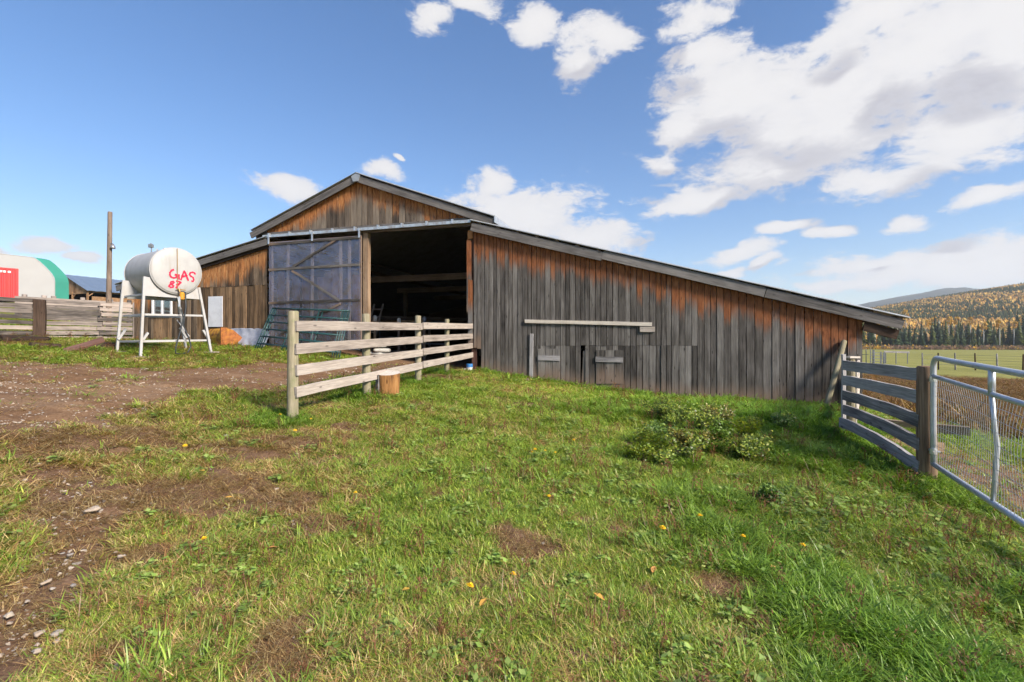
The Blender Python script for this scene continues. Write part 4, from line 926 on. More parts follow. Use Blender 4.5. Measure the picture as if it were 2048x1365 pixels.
# ------------------------------------------------------------------ fuel tank on its stand
def fuel_tank():
    C0 = Vector((-8.83, 12.75, 0)); u = Vector((.545, .8385, 0)); n = Vector((.8385, -.545, 0)); zc = CAMZ + 1.846; R0 = .605; Lt = 1.66
    g0 = 1.10; S = empty('fuel_tank', (C0.x, C0.y, g0), 0, 'white cylindrical fuel tank with red sprayed lettering on steel stand', 'tank')
    P = lambda a, b, z: u * a - n * b + Vector((0, 0, z - g0))        # a along the disc, b behind it
    zc_ = zc
    # body
    m = MB(); N = 48; prof = [(0.0, .0), (R0 * .6, -.018), (R0 * .93, -.006), (R0 * .985, .012), (R0, .03)]
    prof = [(r, b) for r, b in prof]; rings = []
    prof += [(R0, .25), (R0, .8), (R0, 1.4), (R0, Lt - .03), (R0 * .985, Lt - .012), (R0 * .6, Lt + .02), (0, Lt + .02)]
    for (r, b) in prof:
        for k in range(N): a = 2 * math.pi * k / N; m.v.append(tuple(P(max(r, .001) * math.cos(a), b, zc_ + max(r, .001) * math.sin(a))))
    for i in range(len(prof) - 1):
        for k in range(N): m.f.append((i * N + k, i * N + (k + 1) % N, (i + 1) * N + (k + 1) % N, (i + 1) * N + k))
    m.build('tank_body', 'tank_white', S, smooth=True)
    body = S.children[0]
    m = MB()
    for b in (.035, Lt - .035):
        pts = [P(R0 * math.cos(a) * 1.004, b, zc_ + R0 * math.sin(a) * 1.004) for a in np.linspace(0, 2 * math.pi, 49)]; m.tube(pts, .012, 6, False)
    m.build('weld_rim', 'paint_white', body)
    m = MB(); m.tube([P(.0, .7, zc_ + R0 - .02), P(0, .7, zc_ + R0 + .07)], .05, 10); m.tube([P(0, 1.2, zc_ + R0 - .02), P(0, 1.2, zc_ + R0 + .11)], .025, 8); m.build('filler_cap', 'galvanised', body)
    def disc(zx, zy):            # enlarged view coordinates -> disc plane
        px, py = 200 + zx / 5.056, 470 + zy / 5.056; ux = (px - 1024) / FPX; vz = (682.5 - py) / FPX
        t = C0.dot(n) / (ux * n.x + n.y); Q = Vector((ux * t, t, 0)); return (Q - C0).dot(u), CAMZ + vz * t
    m = MB(); m.tube([P(disc(776, 135)[0], -.028, zc_ + R0 * .97), P(disc(780, 540)[0], -.03, zc_ - R0 * .80)], .009, 6); m.build('sight_gauge', 'brass', S)
    strokes = [[(745, 352), (722, 358), (705, 380), (703, 405), (715, 428), (745, 438), (770, 428), (776, 402), (752, 405)], [(793, 400), (797, 452)],
               [(815, 457), (832, 405), (850, 362), (868, 410), (890, 466)], [(822, 428), (850, 418), (882, 415)],
               [(960, 402), (948, 382), (920, 380), (900, 394), (908, 415), (938, 432), (946, 455), (938, 472), (920, 468)],
               [(745, 474), (722, 472), (707, 486), (722, 502), (740, 516), (736, 530), (712, 533), (693, 520), (703, 506), (728, 496), (744, 482), (745, 474)],
               [(765, 468), (792, 472), (817, 482), (795, 500), (778, 520), (766, 540)], [(768, 507), (805, 492)]]
    for i, st in enumerate(strokes):
        m = MB(); q = [disc(*p) for p in st]; pts = []
        for k in range(len(q) - 1):
            for f in np.linspace(0, 1, 4, endpoint=False): pts.append((q[k][0] * (1 - f) + q[k + 1][0] * f, q[k][1] * (1 - f) + q[k + 1][1] * f))
        pts.append(q[-1]); sm = [pts[0]] + [((pts[j - 1][0] + pts[j][0] * 2 + pts[j + 1][0]) / 4, (pts[j - 1][1] + pts[j][1] * 2 + pts[j + 1][1]) / 4) for j in range(1, len(pts) - 1)] + [pts[-1]]
        vs = []; 
        for j, (a, z) in enumerate(sm):
            a0, z0 = sm[max(j - 1, 0)]; a1, z1 = sm[min(j + 1, len(sm) - 1)]; t = Vector((a1 - a0, z1 - z0)).normalized(); w = .021 * (1 + .2 * math.sin(j * 1.7 + i))
            rr = math.hypot(a, z - zc_) / R0; off = -.024 if rr < .62 else -.024 + .014 * (rr - .62) / .3
            vs += [P(a - t.y * w, off, z + t.x * w), P(a + t.y * w, off, z - t.x * w)]
        m.add(vs, [(2 * j, 2 * j + 1, 2 * j + 3, 2 * j + 2) for j in range(len(sm) - 1)]); m.build('lettering', 'paint_red', body)
    # stand: two frames of splayed legs with saddle plates
    def leg(p, q, w=.055): mm = MB(); mm.bar(p, q, w, w, u); return mm
    gl = lambda a, b: gz1(*(C0 + u * a - n * b)[:2])
    for b, (fa, fb) in ((.10, (-.80, .86)), (1.42, (-.82, .84))):
        for a, ta in ((fa, -.70), (fb, .56)):
            m = leg(P(a, b + (.06 if b > 1 else -.06), gl(a, b) - .02), P(ta, b - .02, zc_ - (.38 if ta > 0 else .22))); m.build('leg', 'paint_white', S)
            m = MB(); m.box(P(a, b + (.06 if b > 1 else -.06), gl(a, b) + .01), (.3, .26, .03)); m.build('foot_board', 'wood_rail', S)
            k = -1 if a < 0 else 1
            m = MB(); m.bar(P(a * .985, b, gl(a, b) + .33), P(a * .985 - k * .17, b, gl(a, b) + .62), .05, .05, u); m.build('foot_strut', 'paint_white', S)
        zs = zc_ - .28; m = MB(); arc = [P((R0 + .012) * math.cos(t), b, zc_ + (R0 + .012) * math.sin(t)) for t in np.linspace(math.pi + .37, 2 * math.pi - .66, 16)]
        m.prism([P(-.72, b, zc_ - .70), P(-.69, b, zc_ - .222)] + arc + [P(.555, b, zc_ - .38), P(.63, b, zc_ - .70)], n * .012, n * -.012); m.build('saddle_plate', 'paint_white', S)
        for f, sp in ((.40, .0), (.24 if b < 1 else .22, 0)):
            pass
        zA = 1.12 + .42; zB = 1.12 + 1.10
        for z, k in ((zA, .755), (zB, .69)):
            m = MB(); m.bar(P(-k, b, z), P(k * .985, b, z + .03), .05, .05, (0, 0, 1)); m.build('cross_bar', 'paint_white', S)
    for a, z in ((-.755, 1.54), (.75, 1.57), (-.66, zc_ - .66), (.60, zc_ - .66), (-.69, 2.22)):
        m = MB(); m.bar(P(a, .10, z), P(a, 1.42, z), .05, .05, (0, 0, 1)); m.build('side_bar', 'paint_white', S)
    # valve, filter and hose
    hx = disc(800, 600)[0]; hz = disc(800, 575)[1]
    m = MB(); m.tube([P(hx - .02, .0, hz + .05), P(hx - .02, -.07, hz + .05), P(hx - .02, -.10, hz - .02)], .024, 8); m.tube([P(hx - .10, -.07, hz + .06), P(hx + .12, -.07, hz + .045)], .014, 6); m.build('valve', 'brass', S)
    m = MB(); m.tube([P(hx + .03, -.10, hz - .02), P(hx + .03, -.10, hz - .05), P(hx + .03, -.10, hz - .20), P(hx + .03, -.10, hz - .22)], [.035, .058, .058, .04], 14); m.build('fuel_filter', 'filter_yellow', S)
    gl0 = gl(hx, 0)
    m = MB(); m.tube([P(hx + .11, -.09, hz), P(hx + .12, -.10, hz - .4), P(hx + .06, -.10, gl0 + .8), P(hx + .19, -.10, gl0 + .45), P(hx + .24, -.1, gl0 + .25), P(hx + .17, -.1, gl0 + .08), P(hx + .02, -.12, gl0 + .035), P(hx - .12, -.1, gl0 + .06), P(hx - .12, -.1, gl0 + .22), P(hx - .02, -.1, gl0 + .6), P(hx + .06, -.1, gl0 + 1.0), P(hx + .0, -.1, hz - .45), P(hx - .03, -.1, hz - .32)], .017, 8, True); m.build('hose', 'rubber', S, smooth=True)
    m = MB(); m.tube([P(hx - .03, -.11, hz - .14), P(hx - .04, -.11, hz - .40), P(hx + .0, -.11, hz - .47)], [.02, .03, .018], 8); m.bar(P(hx - .08, -.12, hz - .15), P(hx - .05, -.12, hz - .36), .02, .012); m.build('nozzle', 'galvanised', S)
    m = MB(); m.tube([P(.35, .12, gl0 + .5), P(.16, .4, gl0 + .95)], .012, 6); m.build('stay_rod', 'paint_white', S)
fuel_tank()

# ------------------------------------------------------------------ leaning tube panels, loader bucket, sheet
def tube_panel(name, label, x0, x1, top0, top1, bot0, bot1, d_off):
    """corners measured on the photo: foot on the ground before the door, head on the door"""
    def foot(px, py): s, _ = FP(px, py, .95 + d_off); return Vector((s, -.95 - d_off, 0))
    def headp(px, py): s, z = FP(px, py, .22 + d_off); return Vector((s, -.22 - d_off, z))
    h0 = headp(*top0); h1 = headp(*top1); f0 = foot(*bot0); f1 = foot(*bot1)
    def w(p): q = from_barn(p.x, p.y, p.z); return q
    H0, H1, F0, F1 = w(h0), w(h1), w(f0), w(f1); F0.z = gz1(F0.x, F0.y) + .03; F1.z = gz1(F1.x, F1.y) + .03
    o = Vector((F0.x, F0.y, 0)); E = empty(name, o, 0, label, 'livestock gate', 'green tube gates against the plastic door')
    H0, H1, F0, F1 = H0 - o, H1 - o, F0 - o, F1 - o
    q = lambda a, b: F0.lerp(F1, a).lerp(H0.lerp(H1, a), b)
    for i in range(6):
        b = .12 + .88 * i / 5; m = MB(); m.tube([q(0, b), q(.5, b), q(1, b)], .02 if i < 5 else .024, 8); m.build('rail', 'panel_green', E, smooth=True)
    for a in (0, .03, .34, .66, .97, 1.0):
        m = MB(); m.tube([q(a, 0), q(a, .5), q(a, 1)], .017, 8); m.build('upright', 'panel_green', E, smooth=True)
tube_panel('livestock_gate', 'green tube livestock gate, front one of the leaning pair', 0, 0, (545, 617), (690, 622), (510, 698), (668, 716), .06)
tube_panel('livestock_gate', 'green tube livestock gate, rear one of the leaning pair', 0, 0, (549, 617), (699, 622), (519, 696), (678, 712), .0)

def loader_bucket():
    c = from_barn(FP(447, 690, .75)[0], -.75); z = gz1(c.x, c.y)
    E = empty('loader_bucket', (c.x, c.y, z + .02), R(52), 'rusty yellow loader bucket lying against the left lean-to wall', 'bucket')
    prof = [(.10, .56), (.03, .50), (-.03, .38), (-.05, .25), (-.03, .12), (.04, .03), (.15, 0), (.45, 0), (.80, .05)]
    m = MB(); n = len(prof); Lb = 1.25
    for y in (0, Lb):
        for (x, z_) in prof: m.v.append((x, y, z_))
    for y in (0, Lb):
        for (x, z_) in prof: m.v.append((x + (.02 if x < .1 else 0), y, z_ + (.02 if x > .1 else 0)))
    for k in range(n - 1): m.f += [(k, k + 1, n + k + 1, n + k), (2 * n + k, 3 * n + k, 3 * n + k + 1, 2 * n + k + 1)]
    m.f += [(0, n, 3 * n, 2 * n), (n - 1, 3 * n - 1, 4 * n - 1, 2 * n - 1)]; m.build('shell', 'bucket_yellow', E)
    poly = [(x, 0, z_) for x, z_ in prof] + [(.30, 0, .50)]
    for y in (-.012, Lb): m = MB(); m.prism([Vector(p) for p in poly], (0, y, 0), (0, y + .012, 0)); m.build('end_plate', 'rust', E)
    m = MB(); m.box((.02, .10, .28), (.16, .05, .56)); m.box((.02, .02, .28), (.20, .03, .6)); m.build('bracket', 'rust', E)
    m = MB(); m.box((.80, Lb / 2, .055), (.16, Lb + .06, .02)); m.build('cutting_edge', 'rust', E)
loader_bucket()
def tarp():
    a = FP(455, 660, .15)[0]; b = FP(538, 664, .15)[0]; nx, nz = 40, 16; vs = []
    for j in range(nz):
        for i in range(nx):
            s = a + (b - a) * i / (nx - 1); f = j / (nz - 1); n = float(fbm(np.array([s * 4 + f * 2]), np.array([f * 2.0 - s]), 1.5, 4, 88)[0]) - .5
            d = -.03 - .38 * (1 - f) ** 1.4 - n * .16 * (1 - f * .7); P = from_barn(s, d); z0 = gz1(P.x, P.y) + .02; z1_ = FP(500, 660, .1)[1]; vs.append((P.x, P.y, z0 + (z1_ - z0 + .05) * f + n * .03))
    fs = [(j * nx + i, j * nx + i + 1, (j + 1) * nx + i + 1, (j + 1) * nx + i) for j in range(nz - 1) for i in range(nx - 1)]
    o = from_barn(a, -.3); me = mesh_data('plastic_tarp', [(x - o.x, y - o.y, z) for x, y, z in vs], fs, None, True)
    t = tag(link('plastic_tarp', me, 'tarp', None, (o.x, o.y, 0)), 'crumpled grey plastic sheet under the left lean-to wall boards', 'tarp'); md = t.modifiers.new('thick', 'SOLIDIFY'); md.thickness = .004
tarp()

# ------------------------------------------------------------------ stump, can, stones, leaning pole, debris
def stump():
    c = W(777, 792, 9.15); z = gz1(c.x, c.y); E = empty('log_stump', (c.x, c.y, z), 0, 'short upright section of log used as chopping block beside fence', 'log')
    N = 36; m = MB(); r0 = .20; hs = [-.04, .0, .1, .2, .3, .38, .40]
    for h in hs:
        rr = r0 * (.96 + .08 * h / .4 + .02) * (.985 if h > .39 else 1)
        for k in range(N):
            a = 2 * math.pi * k / N; q = rr * (1 + .03 * math.sin(3 * a) + .02 * math.sin(7 * a + 1)); m.v.append((h + .035 * math.cos(a) * (h / .4), q * math.cos(a), q * math.sin(a)))
    for i in range(len(hs) - 1):
        for k in range(N): m.f.append((i * N + k, i * N + (k + 1) % N, (i + 1) * N + (k + 1) % N, (i + 1) * N + k))
    frame_obj('wood', mesh_data('wood', m.v, m.f), 'wood_cut', E, (0, 0, 0), (0, 0, 1), (0, 1, 0)); m2 = MB(); e = (len(hs) - 1) * N
    m2.add([m.v[e + k] for k in range(N)] + [(.402, 0, 0)], [(k, (k + 1) % N, N) for k in range(N)]); frame_obj('cut_face', mesh_data('cut_face', m2.v, m2.f), 'wood_pale', E, (0, 0, .002), (0, 0, 1), (0, 1, 0))
    m3 = MB()
    for k in range(11):
        a = math.pi * (.80 + .5 * k / 10)
        for h in (-.03, .12, .25, .37): q = r0 * (1.06 + .05 * random.random()); m3.v.append((q * math.cos(a), q * math.sin(a) , h))
    for k in range(10):
        for j in range(3): m3.f.append((k * 4 + j, k * 4 + j + 1, k * 4 + 5 + j, k * 4 + 4 + j))
    o = m3.build('bark', 'wood_grey', E); md = o.modifiers.new('t', 'SOLIDIFY'); md.thickness = .02
stump()
def can():
    s = FP(942, 735, .02)[0]; P = bw(s - .03, -.06); E = empty('paint_can', P, 0, 'blue and white paint can at the foot of doorway post', 'can')
    m = MB(); m.tube([(0, 0, 0), (0, 0, .01), (0, 0, .10)], [.088, .092, .092], 20); m.build('can_body', 'can_white', E, smooth=False); m = MB(); m.tube([(0, 0, .10), (0, 0, .19), (0, 0, .2)], [.093, .093, .088], 20); m.build('can_band', 'can_blue', E)
    for i, (ds, dd, sz) in enumerate(((.10, -.16, .13), (-.10, -.22, .16), (.2, -.1, .11))): stone(bw(s + ds, dd), sz, 'flat grey footing stone at the base of the doorway post', 'stones at the doorway post', 50 + i, .55)
STONES = {}
def stone(P, size, label, group, seed, flat=.6, name='stone'):
    k = seed % 5
    if k not in STONES:
        rg = random.Random(k + 90); import bmesh
        bm = bmesh.new(); bmesh.ops.create_icosphere(bm, subdivisions=2, radius=.5)
        for v in bm.verts:
            d = v.co.normalized(); n = .5 + .14 * math.sin(d.x * 4 + k) + .12 * math.sin(d.y * 5 + 2 * k) + .1 * math.sin(d.z * 6 + k * 3) + rg.uniform(-.03, .03); v.co = d * n
        me = bpy.data.meshes.new('stone'); bm.to_mesh(me); bm.free(); me.polygons.foreach_set('use_smooth', [True] * len(me.polygons)); me.materials.append(MATS['stone']); STONES[k] = me
    o = link(name, STONES[k], None, None, (P[0], P[1], P[2] + size * flat * .05)); o.scale = (size, size * .7, size * flat); o.rotation_euler = (random.uniform(-.15, .15), random.uniform(-.15, .15), random.uniform(0, 6.28)); return tag(o, label, 'stone', group)
can()
def loose_things():
    for i, (px, py, w) in enumerate(((186, 1028, 26), (74, 1305, 22), (113, 1268, 26), (76, 1270, 24), (93, 1166, 18), (238, 1340, 26), (18, 1230, 22), (140, 1115, 14), (140, 1108, 10), (115, 1284, 20), (242, 1118, 14), (55, 1203, 12), (147, 1172, 13), (105, 1180, 10),
            (546, 1050, 14), (580, 1027, 8), (50, 955, 12), (180, 965, 9), (20, 1245, 12), (146, 1204, 9), (232, 1105, 8), (75, 1290, 12), (452, 876, 12), (1055, 763, 12), (1238, 778, 12), (2037, 1093, 14), (130, 980, 9), (110, 1055, 9), (620, 1068, 8))):
        q = unproj(px, py); lab = 'pale rounded stone on the bare soil of the wheel track' if px < 300 else 'small pale stone lying in the grass'
        if i == 0: lab = 'largest pale stone in the middle of the dirt track'
        stone((q[0], q[1], gz1(*q) + .01), w / FPX * q[1] * .95, lab, 'stones on the track' if px < 300 else 'stones in the grass', i, .40)
    a = bw(FP(1650, 824, .75)[0], -.75); b = from_barn(FP(1688, 682, .05)[0], -.07, FP(1688, 682, .05)[1]); o = Vector((a.x, a.y, 0))
    E = empty('leaning_pole', o, 0, 'bare round pole leaning against the right end of the barn wall', 'pole'); pole('shaft', a - o - Vector((0, 0, .05)), b - o, .062, .055, 'wood_post', E, 12)
    # slab and planks behind the fence
    p = from_barn(9.95, -.35); E = empty('wood_slab', (p.x, p.y, gz1(p.x, p.y)), 0, 'split bark slab leaning on the barn corner behind the fence', 'wood'); plank('slab', (.15, -.1, -.03), (-.12, .2, 1.05), .26, .07, (.8, -.6, 0), 'wood_cut', E, 5, .015)
    for i, (s, d, r, L) in enumerate(((9.9, -.75, .06, .4), (10.15, -.6, .05, .45), (9.75, -1.0, .055, .35))):
        p = from_barn(s, d); z = gz1(p.x, p.y); E = empty('firewood_log', (p.x, p.y, z), 0, 'cut firewood log on the ground near the barn corner', 'log', 'firewood logs at the barn corner'); a = random.uniform(-.5, .5); pole('log', (0, 0, r), (L * math.cos(a), L * math.sin(a), r), r, r * .9, 'wood_cut', E, 10, 3, .08, False)
    q = Vector((6.6, 8.4)); E = empty('weathered_beam', (q.x, q.y, gz1(*q)), 0, 'long brown weathered beam on the ground behind the plank fence', 'beam'); plank('timber', (-1.0, .55, .07), (.55, -.85, .05), .13, .13, (0, -1, 0), 'wood_inside', E)
    q = Vector((5.75, 6.9)); E = empty('split_board', (q.x, q.y, gz1(*q)), 0, 'freshly split yellow board on the ground near the gate post', 'board'); plank('timber', (-.28, .16, .05), (.3, -.12, .045), .13, .06, (-.3, -1, .2), 'wood_pine', E)
    # left debris
    a = unproj(128, 703); E = empty('red_plank', (a[0], a[1], gz1(*a)), 0, 'reddish plank lying propped in the grass near the corral fence', 'plank'); pv = W(208, 679, a[1] + .5) - Vector((a[0], a[1], gz1(*a))); plank('timber', (0, 0, .02), pv, .26, .05, (.1, -.45, .9), 'wood_red', E, 5, .006)
    for i, (x0, x1, y) in enumerate(((0, 95, 688), (182, 228, 696), (60, 120, 697))):
        a = unproj(x0, y); b = unproj(x1, y - 1); E = empty('rotten_log', (a[0], a[1], gz1(*a)), 0, ('dark rotten log in the grass at the far left', 'dark broken timber beside the reddish plank', 'flat dark timber half sunk in the grass')[i], 'log')
        pole('log', (0, 0, .05), (b[0] - a[0], b[1] - a[1], gz1(*b) - gz1(*a) + .05), .15 if i < 2 else .09, .12 if i < 2 else .08, 'wood_dark', E, 9, 6, .16, False)
loose_things()

# ------------------------------------------------------------------ things inside the doorway
def inside_things():
    def at(px, py, d): s, z = FP(px, py, -d); return s, z
    s, z = at(748, 640, 3.2); p = from_barn(s, 3.2); z0 = gz1(p.x, p.y); E = empty('ladder', (p.x, p.y, z0), BA, 'wooden ladder leaning inside the doorway on the left', 'ladder')
    for k in (-.2, .2): plank('rail', (k - .1, -.35, 0), (k + .15, .1, 1.9), .07, .035, (1, 0, 0), 'wood_rail', E)
    for i in range(6): f = (i + .7) / 6.4; m = MB(); m.bar((-.3 + .25 * f, -.35 + .45 * f, 1.9 * f), (.1 + .25 * f, -.35 + .45 * f, 1.9 * f), .04, .03); m.build('rung', 'wood_rail', E)
    s, z = at(800, 620, 6.0); p = from_barn(s, 6.0); z0 = gz1(p.x, p.y); E = empty('workbench', (p.x, p.y, z0), BA, 'rough timber workbench in the dark barn interior', 'bench')
    plank('bench_top', (-1.6, 0, 1.35), (1.4, 0, 1.35), .08, .7, (0, -1, 0), 'wood_pine', E)
    for x in (-1.5, 1.3):
        for y in (-.3, .3): plank('leg', (x, y, 0), (x, y, 1.31), .09, .09, (0, -1, 0), 'wood_inside', E)
    for i, (px, py, nm, lab, sz) in enumerate(((750, 637, 'jug', 'white plastic jug hung inside the doorway', .16), (798, 640, 'jug', 'white plastic jug near the middle inside the doorway', .13), (849, 638, 'jug', 'bluish plastic jug in the dark behind the fence rail', .13))):
        s, z = at(px, py + 6, 2.2); p = from_barn(s, 2.2); z0 = gz1(p.x, p.y); E = empty(nm, (p.x, p.y, z0), 0, lab, 'jug'); H = z - z0
        m = MB(); m.tube([(0, 0, H), (0, 0, H + sz * .9), (0, 0, H + sz * 1.3), (0, 0, H + sz * 1.35)], [sz * .5, sz * .5, sz * .3, sz * .2], 12); m.build('jug_body', 'can_white' if i < 2 else 'tarp', E, smooth=True)
        m = MB(); m.box((0, 0, (H - .02) / 2), (.07, .07, H - .02)); m.build('stand_post', 'wood_inside', E)
    for i, (dx, dz) in enumerate(((0, 0), (.45, .02), (.2, .14), (.05, .28))):
        s, z = at(752, 702, 1.2); p = from_barn(s + dx, 1.25); z0 = gz1(p.x, p.y) + dz
        n = 14; vs = []; fs = []
        for a in range(n + 1):
            for b in range(9):
                th = math.pi * a / n; ph = 2 * math.pi * b / 8; sx = abs(math.cos(th)) ** .5 * math.copysign(1, math.cos(th)); st = math.sin(th) ** .5
                vs.append((.28 * sx, .2 * st * math.copysign(abs(math.cos(ph)) ** .6, math.cos(ph)), .075 + .075 * st * math.copysign(abs(math.sin(ph)) ** .8, math.sin(ph))))
        for a in range(n):
            for b in range(8): fs.append((a * 9 + b, a * 9 + b + 1, (a + 1) * 9 + b + 1, (a + 1) * 9 + b))
        tag(link('feed_bag', mesh_data('feed_bag', vs, fs, None, True), 'bag_white', None, (p.x, p.y, z0), (0, 0, BA + .2 * i)), ('white feed bag at the left bottom of the stack inside the doorway', 'white feed bag at the right bottom of the stack inside the doorway', 'white feed bag in the second layer of the stack', 'white feed bag on top of the stack inside the doorway')[i], 'bag')
    s, z = at(815, 660, 3.4); p = from_barn(s, 3.4); z0 = gz1(p.x, p.y); E = empty('pen_panel', (p.x, p.y, z0), BA, 'steel pen panel standing inside the barn behind the rails', 'panel')
    for i in range(5): m = MB(); m.tube([(-1.2, 0, .2 + .27 * i), (1.6, 0, .2 + .27 * i)], .02, 6); m.build('rail', 'pen_steel', E)
    for x in (-1.2, -.4, .4, 1.6): m = MB(); m.tube([(x, 0, 0), (x, 0, 1.35)], .022, 6); m.build('upright', 'pen_steel', E)
inside_things()

# ------------------------------------------------------------------ buildings beyond the corral
def text_mesh(txt, size):
    cu = bpy.data.curves.new('t', 'FONT'); cu.body = txt; cu.size = size; cu.extrude = .004; cu.offset = .012; o = bpy.data.objects.new('t', cu); COL.objects.link(o)
    bpy.context.view_layer.update(); me = bpy.data.meshes.new_from_object(o.evaluated_get(bpy.context.evaluated_depsgraph_get())); bpy.data.objects.remove(o); return me
def container():
    a = W(37, 538, 43); dv = Vector((-.61, -.79, 0)); nv = Vector((.79, -.61, 0)); H = 2.9; z0 = a.z - H; o = Vector((a.x, a.y, z0))
    E = empty('shipping_container', o, math.atan2(-dv.y, -dv.x), 'red corrugated shipping container at the left edge', 'container')   # local +x = -dv
    L, Wd = 6.1, 2.4; m = MB(); prof = []; x = -.12
    while x > -L + .12:
        prof += [(x, 0), (x - .07, 0), (x - .10, .04), (x - .24, .04), (x - .27, 0)]; x -= .28
    vs = [(p[0], p[1], z) for p in prof for z in (.12, H - .12)]; n = len(prof)
    m.add(vs, [(2 * i, 2 * i + 1, 2 * i + 3, 2 * i + 2) for i in range(n - 1)]); m.box((-L / 2, Wd / 2 + .06, H / 2), (L - .1, Wd - .1, H - .06)); m.build('corrugated_shell', 'container_red', E)
    for (c, s) in (((-L / 2, .03, H - .06), (L, .09, .12)), ((-L / 2, .03, .06), (L, .09, .12)), ((-.06, .03, H / 2), (.12, .1, H - .24)), ((-L + .06, .03, H / 2), (.12, .1, H - .24))): mm = MB(); mm.box(c, s); mm.build('frame_rail', 'container_red', E)
    me = text_mesh('ERS 8', .22); ob = link('lettering', me, 'lettering_white', E, (-1.38, -.035, H - .42), (R(90), 0, 0)); ob.scale = (1.75, 1, 1)
    m = MB(); m.box((-1.75, -.03, H - 1.15), (1.2, .02, .3)); m.build('sign', 'container_sign', E)
container()
def arch_building():
    z0 = gz1(-56.8, 60) - .3; z0 = CAMZ + 88 * 60 / FPX - .9; o = Vector((-56.8, 60, z0)); dep = Vector((.29, .957, 0)); ax = Vector((-.785, -.62, 0))
    E = empty('arch_shelter', o, 0, 'white fabric arch building with a green side beyond the corral', 'building'); k = .9
    half = [(0, 0), (0, k + 1.95), (.06, k + 2.35), (.22, k + 2.75), (.5, k + 3.2), (.9, k + 3.72), (1.35, k + 4.25), (1.75, k + 4.62), (2.1, k + 4.72), (4.8, k + 4.86), (6.5, k + 4.92)]
    full = half + [(13 - a, z) for a, z in reversed(half[:-1])]
    f3 = [ax * a + Vector((0, 0, z)) for a, z in full]
    m = MB(); m.prism(f3, (0, 0, 0), dep * .1); m.build('end_wall', 'fabric_white', E)
    Ln = 1.55; m = MB(); n = len(f3); m.v = [tuple(p + dep * .1 + (Vector((0, 0, .03)))) for p in f3] + [tuple(p + dep * Ln) for p in f3]; m.f = [(i, i + 1, n + i + 1, n + i) for i in range(n - 1)]; m.build('cover', 'fabric_green', E)
    m = MB(); m.tube([p + dep * .03 for p in f3], .05, 6); m.build('edge_piping', 'fabric_white', E)
arch_building()
def pole_shed():
    c = W(175.5, 580, 70); L = Vector((.39, .92, 0)).normalized(); g_ = Vector((-.92, .39, 0)).normalized(); z0 = gz1(c.x, c.y) - .5; o = Vector((c.x, c.y, z0)); He = c.z - z0; Hr = CAMZ + 132 * 72.3 / FPX - z0; hw = 5.8; Ln = 35
    E = empty('pole_shed', o, 0, 'open-sided timber shed with blue-grey metal roof beyond the corral', 'shed'); Z = Vector((0, 0, 1))
    for sgn in (0, 1):
        m = MB(); a = (-L * .3) + Z * He - g_ * .45 - Z * .18 if sgn == 0 else (-L * .3) + g_ * (2 * hw + .45) + Z * (He - .18); r_ = -L * .3 + g_ * hw + Z * Hr
        N = 60
        for i in range(N + 1):
            off = L * ((Ln + .6) * i / N); up = Z * (.04 if i % 2 else 0); m.v += [tuple(a + off + up), tuple(r_ + off + up)]
        m.f = [(2 * i, 2 * i + 1, 2 * i + 3, 2 * i + 2) for i in range(N)]; ob = m.build('roof', 'roof_blue', E); md = ob.modifiers.new('t', 'SOLIDIFY'); md.thickness = .05
    for i in range(16):     # gable boards above the tie
        f0 = i / 16; f1 = (i + .95) / 16; zt = lambda f: He + (Hr - He) * (1 - abs(2 * f - 1)) - .08
        m = MB(); p0 = g_ * (2 * hw * f0); p1 = g_ * (2 * hw * f1); b = He - .35 + (0 if 0 < i < 15 else .1)
        m.prism([p0 + Z * b, p1 + Z * b, p1 + Z * zt(f1), p0 + Z * zt(f0)], -L * .03, L * .0); m.build('gable_board', 'wood_shed', E)
    for k in range(8):
        p = L * (Ln * k / 7) + g_ * .05; m = MB(); m.box(p + Z * (He / 2 - .1), (.2, .2, He - .1)); po = m.build('post', 'wood_shed', E)
        for s in (-1, 1):
            if 0 <= k + s <= 7: m = MB(); m.bar(p + Z * (He - 1.0), p + L * (s * .9) + Z * (He - .2), .12, .06); m.build('knee_brace', 'wood_shed', po)
    for f in (.33, .66, 1.0):
        p = g_ * (2 * hw * f); m = MB(); m.box(p + Z * (He / 2 - .1), (.2, .2, He - .1)); po = m.build('post', 'wood_shed', E)
        m = MB(); m.bar(p + Z * (He - 1.1), p - g_ * .9 + Z * (He - .4), .12, .06); m.build('knee_brace', 'wood_shed', po)
    m = MB(); m.bar(Z * (He - .22), L * Ln + Z * (He - .22), .24, .1); m.build('eave_beam', 'wood_shed', E); m = MB(); m.bar(Z * (He - .42), g_ * 2 * hw + Z * (He - .42), .2, .1); m.build('tie_beam', 'wood_shed', E)
    m = MB(); m.bar(L * .5 + g_ * .02 + Z * (He - 1.35), L * Ln + g_ * .02 + Z * (He - 1.35), .9, .04, (0, 0, 1)); m.build('lower_wall', 'wood_shed', E)
    m = MB(); m.bar(g_ * 7.8 + Z * (He / 2), g_ * 7.8 + L * Ln + Z * (He / 2), He, .05, (0, 0, 1)); m.build('back_wall', 'wood_dark', E)
    p = W(162, 592, 47); m = MB(); tag(link('storage_drum', None, None), None) if False else None
pole_shed()

